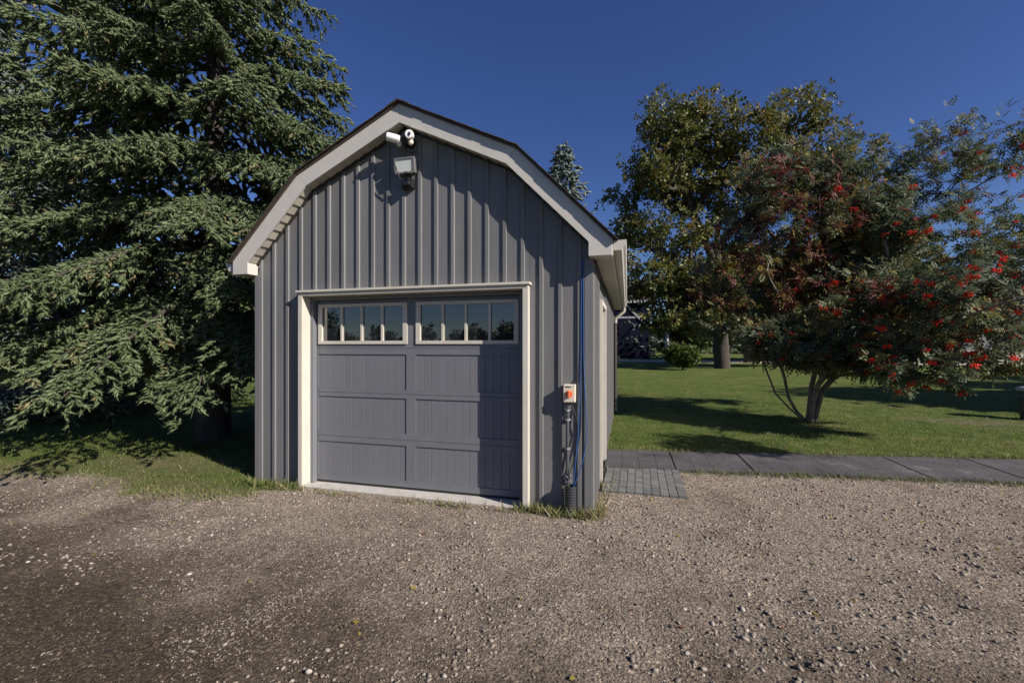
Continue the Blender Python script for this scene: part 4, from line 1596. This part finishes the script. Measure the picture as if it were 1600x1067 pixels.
# maple behind the lawn
mb0 = at(1128, 575, 30)
mt = thing('maple_tree', 'large olive green maple with spreading crown behind the rowan', 'maple tree', (mb0[0], mb0[1], 0))
t_ = 30
mst = [[(mb0[0] + .06, mb0[1], -.1), (mb0[0] + .03, mb0[1], .5), at(1127, 540, t_), at(1126, 490, t_), at(1122, 430, t_), at(1120, 380, t_), at(1128, 300, t_), at(1150, 220, t_)],
       [at(1126, 490, t_), at(1112, 400, t_), at(1098, 365, t_), at(1082, 330, t_), at(1065, 250, t_)],
       [at(1122, 430, t_), at(1090, 410, t_), at(1040, 395, t_), at(990, 375, t_)],
       [at(1120, 380, t_), at(1180, 330, t_), at(1230, 250, t_), at(1250, 180, t_)]]
mlobes = []
for (px, py, rx, rz, dn) in ((1060, 205, 2.6, 2.4, 1), (1035, 180, 1.6, 1.6, .9), (1110, 205, 2.4, 2.3, 1), (1030, 270, 2.4, 2.0, 1), (995, 305, 1.7, 1.1, .9),
                             (1080, 290, 2.8, 2.2, 1), (960, 313, 1.3, .7, .8), (1000, 365, 2.2, 1.1, .9), (1060, 360, 2.6, 1.6, .8), (1180, 215, 2.2, 2.0, .9),
                             (1240, 180, 2.3, 2.0, .9), (1255, 150, 1.0, .8, .8), (1300, 215, 1.8, 1.6, .9), (1150, 300, 2.6, 2.2, .9), (1230, 270, 2.6, 2.3, .9), (1310, 290, 2.2, 2.0, 1), (1350, 250, 1.5, 1.3, .9), (1350, 340, 2.2, 2.2, 1), (1385, 420, 2.4, 2.4, 1.2),
                             (1020, 430, 2.6, 1.5, 1.3), (1090, 440, 2.8, 1.9, 1.4), (1170, 420, 3.0, 2.2, 1.3), (1050, 490, 2.4, 1.2, 1.4), (1130, 490, 2.4, 1.2, 1.4), (1210, 480, 2.6, 1.8, 1.4), (1290, 430, 2.6, 2.6, 1.3)):
    mlobes.append(lobe(px, py, t_ + rng.uniform(-2, 2), rx, rx * 1.2, rz, dn))


def maple_var(p, g):
    return g.choice((.3, .42, .55, .7, .92), p=(.25, .3, .25, .14, .06))


_, _, _, mc_ = leafy_tree(mt, mst, mlobes, M['maple'], CL4, 1250, 17, .41, .5, 33, M['bark'], tip_r=.02, spread=.42, expo=2.15, var_fn=maple_var, trunk_max=.6, back=4)

# dark maples further back, their trunks showing under the crown
def back_tree(px, pyb, t, crown, label, seed, mat='maple', nt=260, sz=.8, trunk=.5, name='broadleaf_tree', tip=.03):
    b = at(px, 540, t)
    root = thing(name, label, 'tree', (b[0], b[1], 0), group='broadleaf trees round the lawn')
    lobes = [lobe(cx_, cy_, t + rng.uniform(-1, 1), rx, rx, rz, 1.0) for cx_, cy_, rx, rz in crown]
    top = crown[0]
    st = [[(b[0], b[1], -.1), (b[0] + .1, b[1], 2.0), (b[0] - .1, b[1], 4.0), at(top[0], top[1] + 30, t)]]
    leafy_tree(root, st, lobes, M[mat], CL4, nt, 18, sz, 1.0, seed, M['bark'], tip_r=tip, spread=1.0, expo=2.2, var_fn=maple_var, trunk_max=trunk, back=3)
    return root


back_tree(1168, 563, 40, [(1170, 440, 5, 3.2), (1215, 470, 4, 2.5), (1130, 480, 4, 2.2), (1280, 440, 5, 3.5)], 'dark maple with thick trunk standing behind the olive maple', 41)
back_tree(1345, 563, 44, [(1345, 430, 5.5, 4.5), (1400, 480, 5, 3), (1290, 480, 4, 2.5)], 'broad green tree far behind the berry laden rowan', 42)
back_tree(1064, 560, 62, [(1064, 505, 3, 2.6), (1090, 520, 3, 1.8)], 'low pale green tree beside the navy barn', 43, 'shrub', 160, .6, .3)
# trees outside the frame on the right; their shade lies across the back lawn
for (x_, y_, h, r_, sd, lb) in ((19, 12.5, 8, 3.2, 51, 'spreading tree just beyond the right edge whose shade crosses the lawn'), (27, 16, 9, 3.8, 52, 'taller tree further off beyond the right edge'), (30, 22, 8, 3.5, 53, 'rounded tree beyond the right edge near the house')):
    root = thing('broadleaf_tree', lb, 'tree', (x_, y_, 0), 0, 'broadleaf trees round the lawn')
    leafy_tree(root, [[(x_, y_, -.1), (x_, y_, 2.0), (x_ + .1, y_, h * .6)]], [(x_, y_, h * .62, r_, r_, h * .36, 1.0), (x_ - r_ * .6, y_ + 1, h * .5, r_ * .7, r_ * .7, h * .22, 1.0), (x_ + r_ * .6, y_ - 1, h * .5, r_ * .7, r_ * .7, h * .25, 1.0)],
               M['maple'], CL4, 200, 20, .7, .7, sd, M['bark'], tip_r=.02, spread=.8, expo=2.2, var_fn=maple_var, trunk_max=.35, back=3)

# small round shrub on the lawn
sb_ = at(1067, 578, 28)
sh = thing('round_shrub', 'small rounded yellow green shrub on the lawn near the barn', 'shrub', (sb_[0], sb_[1], 0))
leafy_tree(sh, [[(sb_[0], sb_[1], -.05), (sb_[0], sb_[1], .5)]], [(sb_[0], sb_[1], 1.0, .85, .85, .62, 1.0), (sb_[0] + .4, sb_[1], .9, .5, .5, .5, 1.0), (sb_[0] - .5, sb_[1], 1.15, .5, .5, .5, 1.0)],
           M['shrub'], CL4, 170, 22, .22, .25, 61, M['bark'], tip_r=.008, spread=.2, back=3, trunk_max=.08)

# ------------------------------------------------------------------ barn, house, fence, post
ba = thing('barn', 'navy blue barn with pale gable trim beyond the garage gutter', 'barn', at(968, 560, 52)[:2] + (0,))
bx_, by_ = ba.location.x, ba.location.y


def bput(mb, name, mat, **k):
    return put(mb, name, mat, ba, **k)


x1 = at(1014, 540, 52)[0]; x0 = x1 - 9.5; yb = by_ + 1.0
bput(MB().box(x0, x1, yb, yb + 12, -.1, 6.7), 'wall', M['navy'])
M['navy'].node_tree.nodes['Principled BSDF'].inputs['Specular IOR Level'].default_value = 0.08
nb = 34
for i in range(nb):
    a = x0 + (x1 - x0) * i / nb
    b = x0 + (x1 - x0) * (i + 1) / nb
    bput(MB().box(a + .012, b - .012, yb - .035, yb - .002, -.05, 6.68), 'siding_board', M['navy'])
bput(MB().box(x0 - .4, x1 + .35, yb - .6, yb - .55, 6.72, 7.0), 'fascia', M['barn_trim'])
bput(MB().box(x0, x1 - .55, yb - .08, yb - .036, 4.9, 5.12), 'trim_board', M['barn_trim'])
bput(MB().prism_y([(x1 - .2, 3.75), (x1 + .12, 3.75), (x1 - 2.6, 6.7), (x1 - 2.95, 6.7)], yb - .14, yb - .085), 'brace', M['barn_trim'])
bput(MB().prism_y([(x1 - 5.45, 6.7), (x1 - 5.8, 6.7), (x1 - 8.6, 3.75), (x1 - 8.2, 3.75)], yb - .14, yb - .085), 'brace', M['barn_trim'])
rf = MB()
rf.add([(x0 - .5, yb - .6, 7.002), (x1 + .4, yb - .6, 7.002), (x1 + .4, yb + 5.5, 10.4), (x0 - .5, yb + 5.5, 10.4), (x1 + .4, yb + 12.4, 7.002), (x0 - .5, yb + 12.4, 7.002)], [(0, 1, 2, 3), (3, 2, 4, 5), (0, 3, 5), (1, 4, 2), (0, 5, 4, 1)])
bput(rf, 'roof', M['shingle'])

hp = at(1560, 540, 42)
ho = thing('house', 'large pale house with grey roof behind the rowan at the right edge', 'house', (hp[0] + 2, hp[1], 0), R(-8))


def hput(mb, name, mat):
    return mb.build(name, mat, ho)


hput(MB().box(-8, 14, 0, 11, -.1, 1.1), 'foundation', M['foundation'])
hput(MB().box(-7.95, 13.95, .05, 10.95, 1.1, 5.6), 'wall', M['house_wall'])
for i in range(22):
    hput(MB().box(-8.0, 14.0, .0, .048, 1.115 + i * .2, 1.3 + i * .2), 'siding_board', M['house_wall'])
hput(MB().add([(-8.6, -.7, 5.6), (14.6, -.7, 5.6), (12, 5.5, 9.6), (-6, 5.5, 9.6), (14.6, 11.7, 5.6), (-8.6, 11.7, 5.6)], [(0, 1, 2, 3), (3, 2, 4, 5), (0, 3, 5), (1, 4, 2), (0, 5, 4, 1)]), 'roof', M['grey_roof'])
hput(MB().box(-8.6, 14.6, -.75, -.705, 5.4, 5.62), 'eave_fascia', M['trim'])
for wx in (-6, -2.5, 1.5, 5.5, 9.5):
    f_ = hput(MB().box(wx, wx + 1.4, -.06, -.005, 2.2, 3.9), 'window', M['barn_trim'])
    MB().box(wx + .1, wx + 1.3, -.07, -.062, 2.3, 3.8).build('pane', M['glass'], f_)

bp = thing('bin_post', 'squat black post with pale grey cap at the right edge of the lawn', 'post', (8.32, 11.7, gz(8.3, 11.7)))
put(lathe(MB(), (8.32, 11.7, -.05), (8.32, 11.7, .62), [(0, .19), (.05, .19), (.9, .21), (1, .21)], 20), 'body', M['black_plastic'], bp, True)
put(MB().tube([(8.32, 11.7, .5), (8.32, 11.7, .522)], .222, 20), 'band', M['dark_grey'], bp, True)
put(lathe(MB(), (8.32, 11.7, .622), (8.32, 11.7, .72), [(0, .24), (.35, .26), (.7, .23), (1, .08)], 20), 'cap', M['post_cap'], bp, True)

fe = thing('rail_fence', 'pale rail fence across the far lawn left of the garage', 'fence', (-20, 34, 0))
for k_ in range(9):
    put(MB().box(-34 + k_ * 3.0, -33.88 + k_ * 3.0, 34.0, 34.12, -.1, 1.45), 'post', M['wood_rail'], fe)
for z_ in (.75, 1.3):
    put(MB().box(-34, -9.9, 33.95, 33.998, z_, z_ + .12), 'rail', M['wood_rail'], fe)
pl = thing('utility_pole', 'thin pale pole standing by the road right of the barn', 'pole', at(1042, 560, 50)[:2] + (0,))
put(MB().tube([(pl.location.x, pl.location.y, -.1), (pl.location.x, pl.location.y, 3.1)], .2, 8), 'shaft', M['wood_rail'], pl, True)
put(MB().box(pl.location.x - .3, pl.location.x + .3, pl.location.y - .05, pl.location.y + .05, 2.9, 3.05), 'crossbar', M['wood_rail'], pl)


# ------------------------------------------------------------------ far woods (one mass each)
def far_wood(name, lab, pts, h0, h1, per, size, seed):
    g = np.random.default_rng(seed)
    P = []
    for (x_, y_, hh) in pts:
        k = int(per)
        u_ = g.random(k)
        r_ = 2.6 * (1 - u_ * .75) * g.random(k) ** .5
        a_ = g.uniform(0, 6.28, k)
        P.append(np.stack([x_ + r_ * np.cos(a_) * 1.3, y_ + r_ * np.sin(a_), .3 + u_ * hh], 1))
    P = np.concatenate(P)
    d = g.normal(0, 1, P.shape)
    o = scatter(name, M['wood'], None, CL4[0], CL4[1], P, basis(d, g.uniform(0, 6, len(P))), size * g.uniform(.6, 1.3, len(P)), np.clip(g.normal(.45, .25, len(P)), 0, 1))
    return tag(o, lab, 'wood', kind='stuff')


gg = random.Random(8)
far_wood('far_wood', 'dark distant tree line along the horizon behind the barn and lawn', [(gg.uniform(-160, 150), gg.uniform(88, 115), gg.uniform(4, 8.5)) for _ in range(150)], 5, 9, 60, 2.0, 3)
far_wood('near_wood', 'tree line across the road from the drive, seen mirrored in the door windows', [(gg.uniform(-95, 60), gg.uniform(-72, -48), gg.uniform(2.8, 4.6) + (2.6 if gg.random() < .15 else 0)) for _ in range(110)], 5, 9, 170, .85, 4)
import sys
print('COUNTS', n1, n2, n3, n4, n5, rc_, mc_, sum(len(o.data.polygons) for o in bpy.data.objects if o.type == 'MESH'), file=sys.stderr)
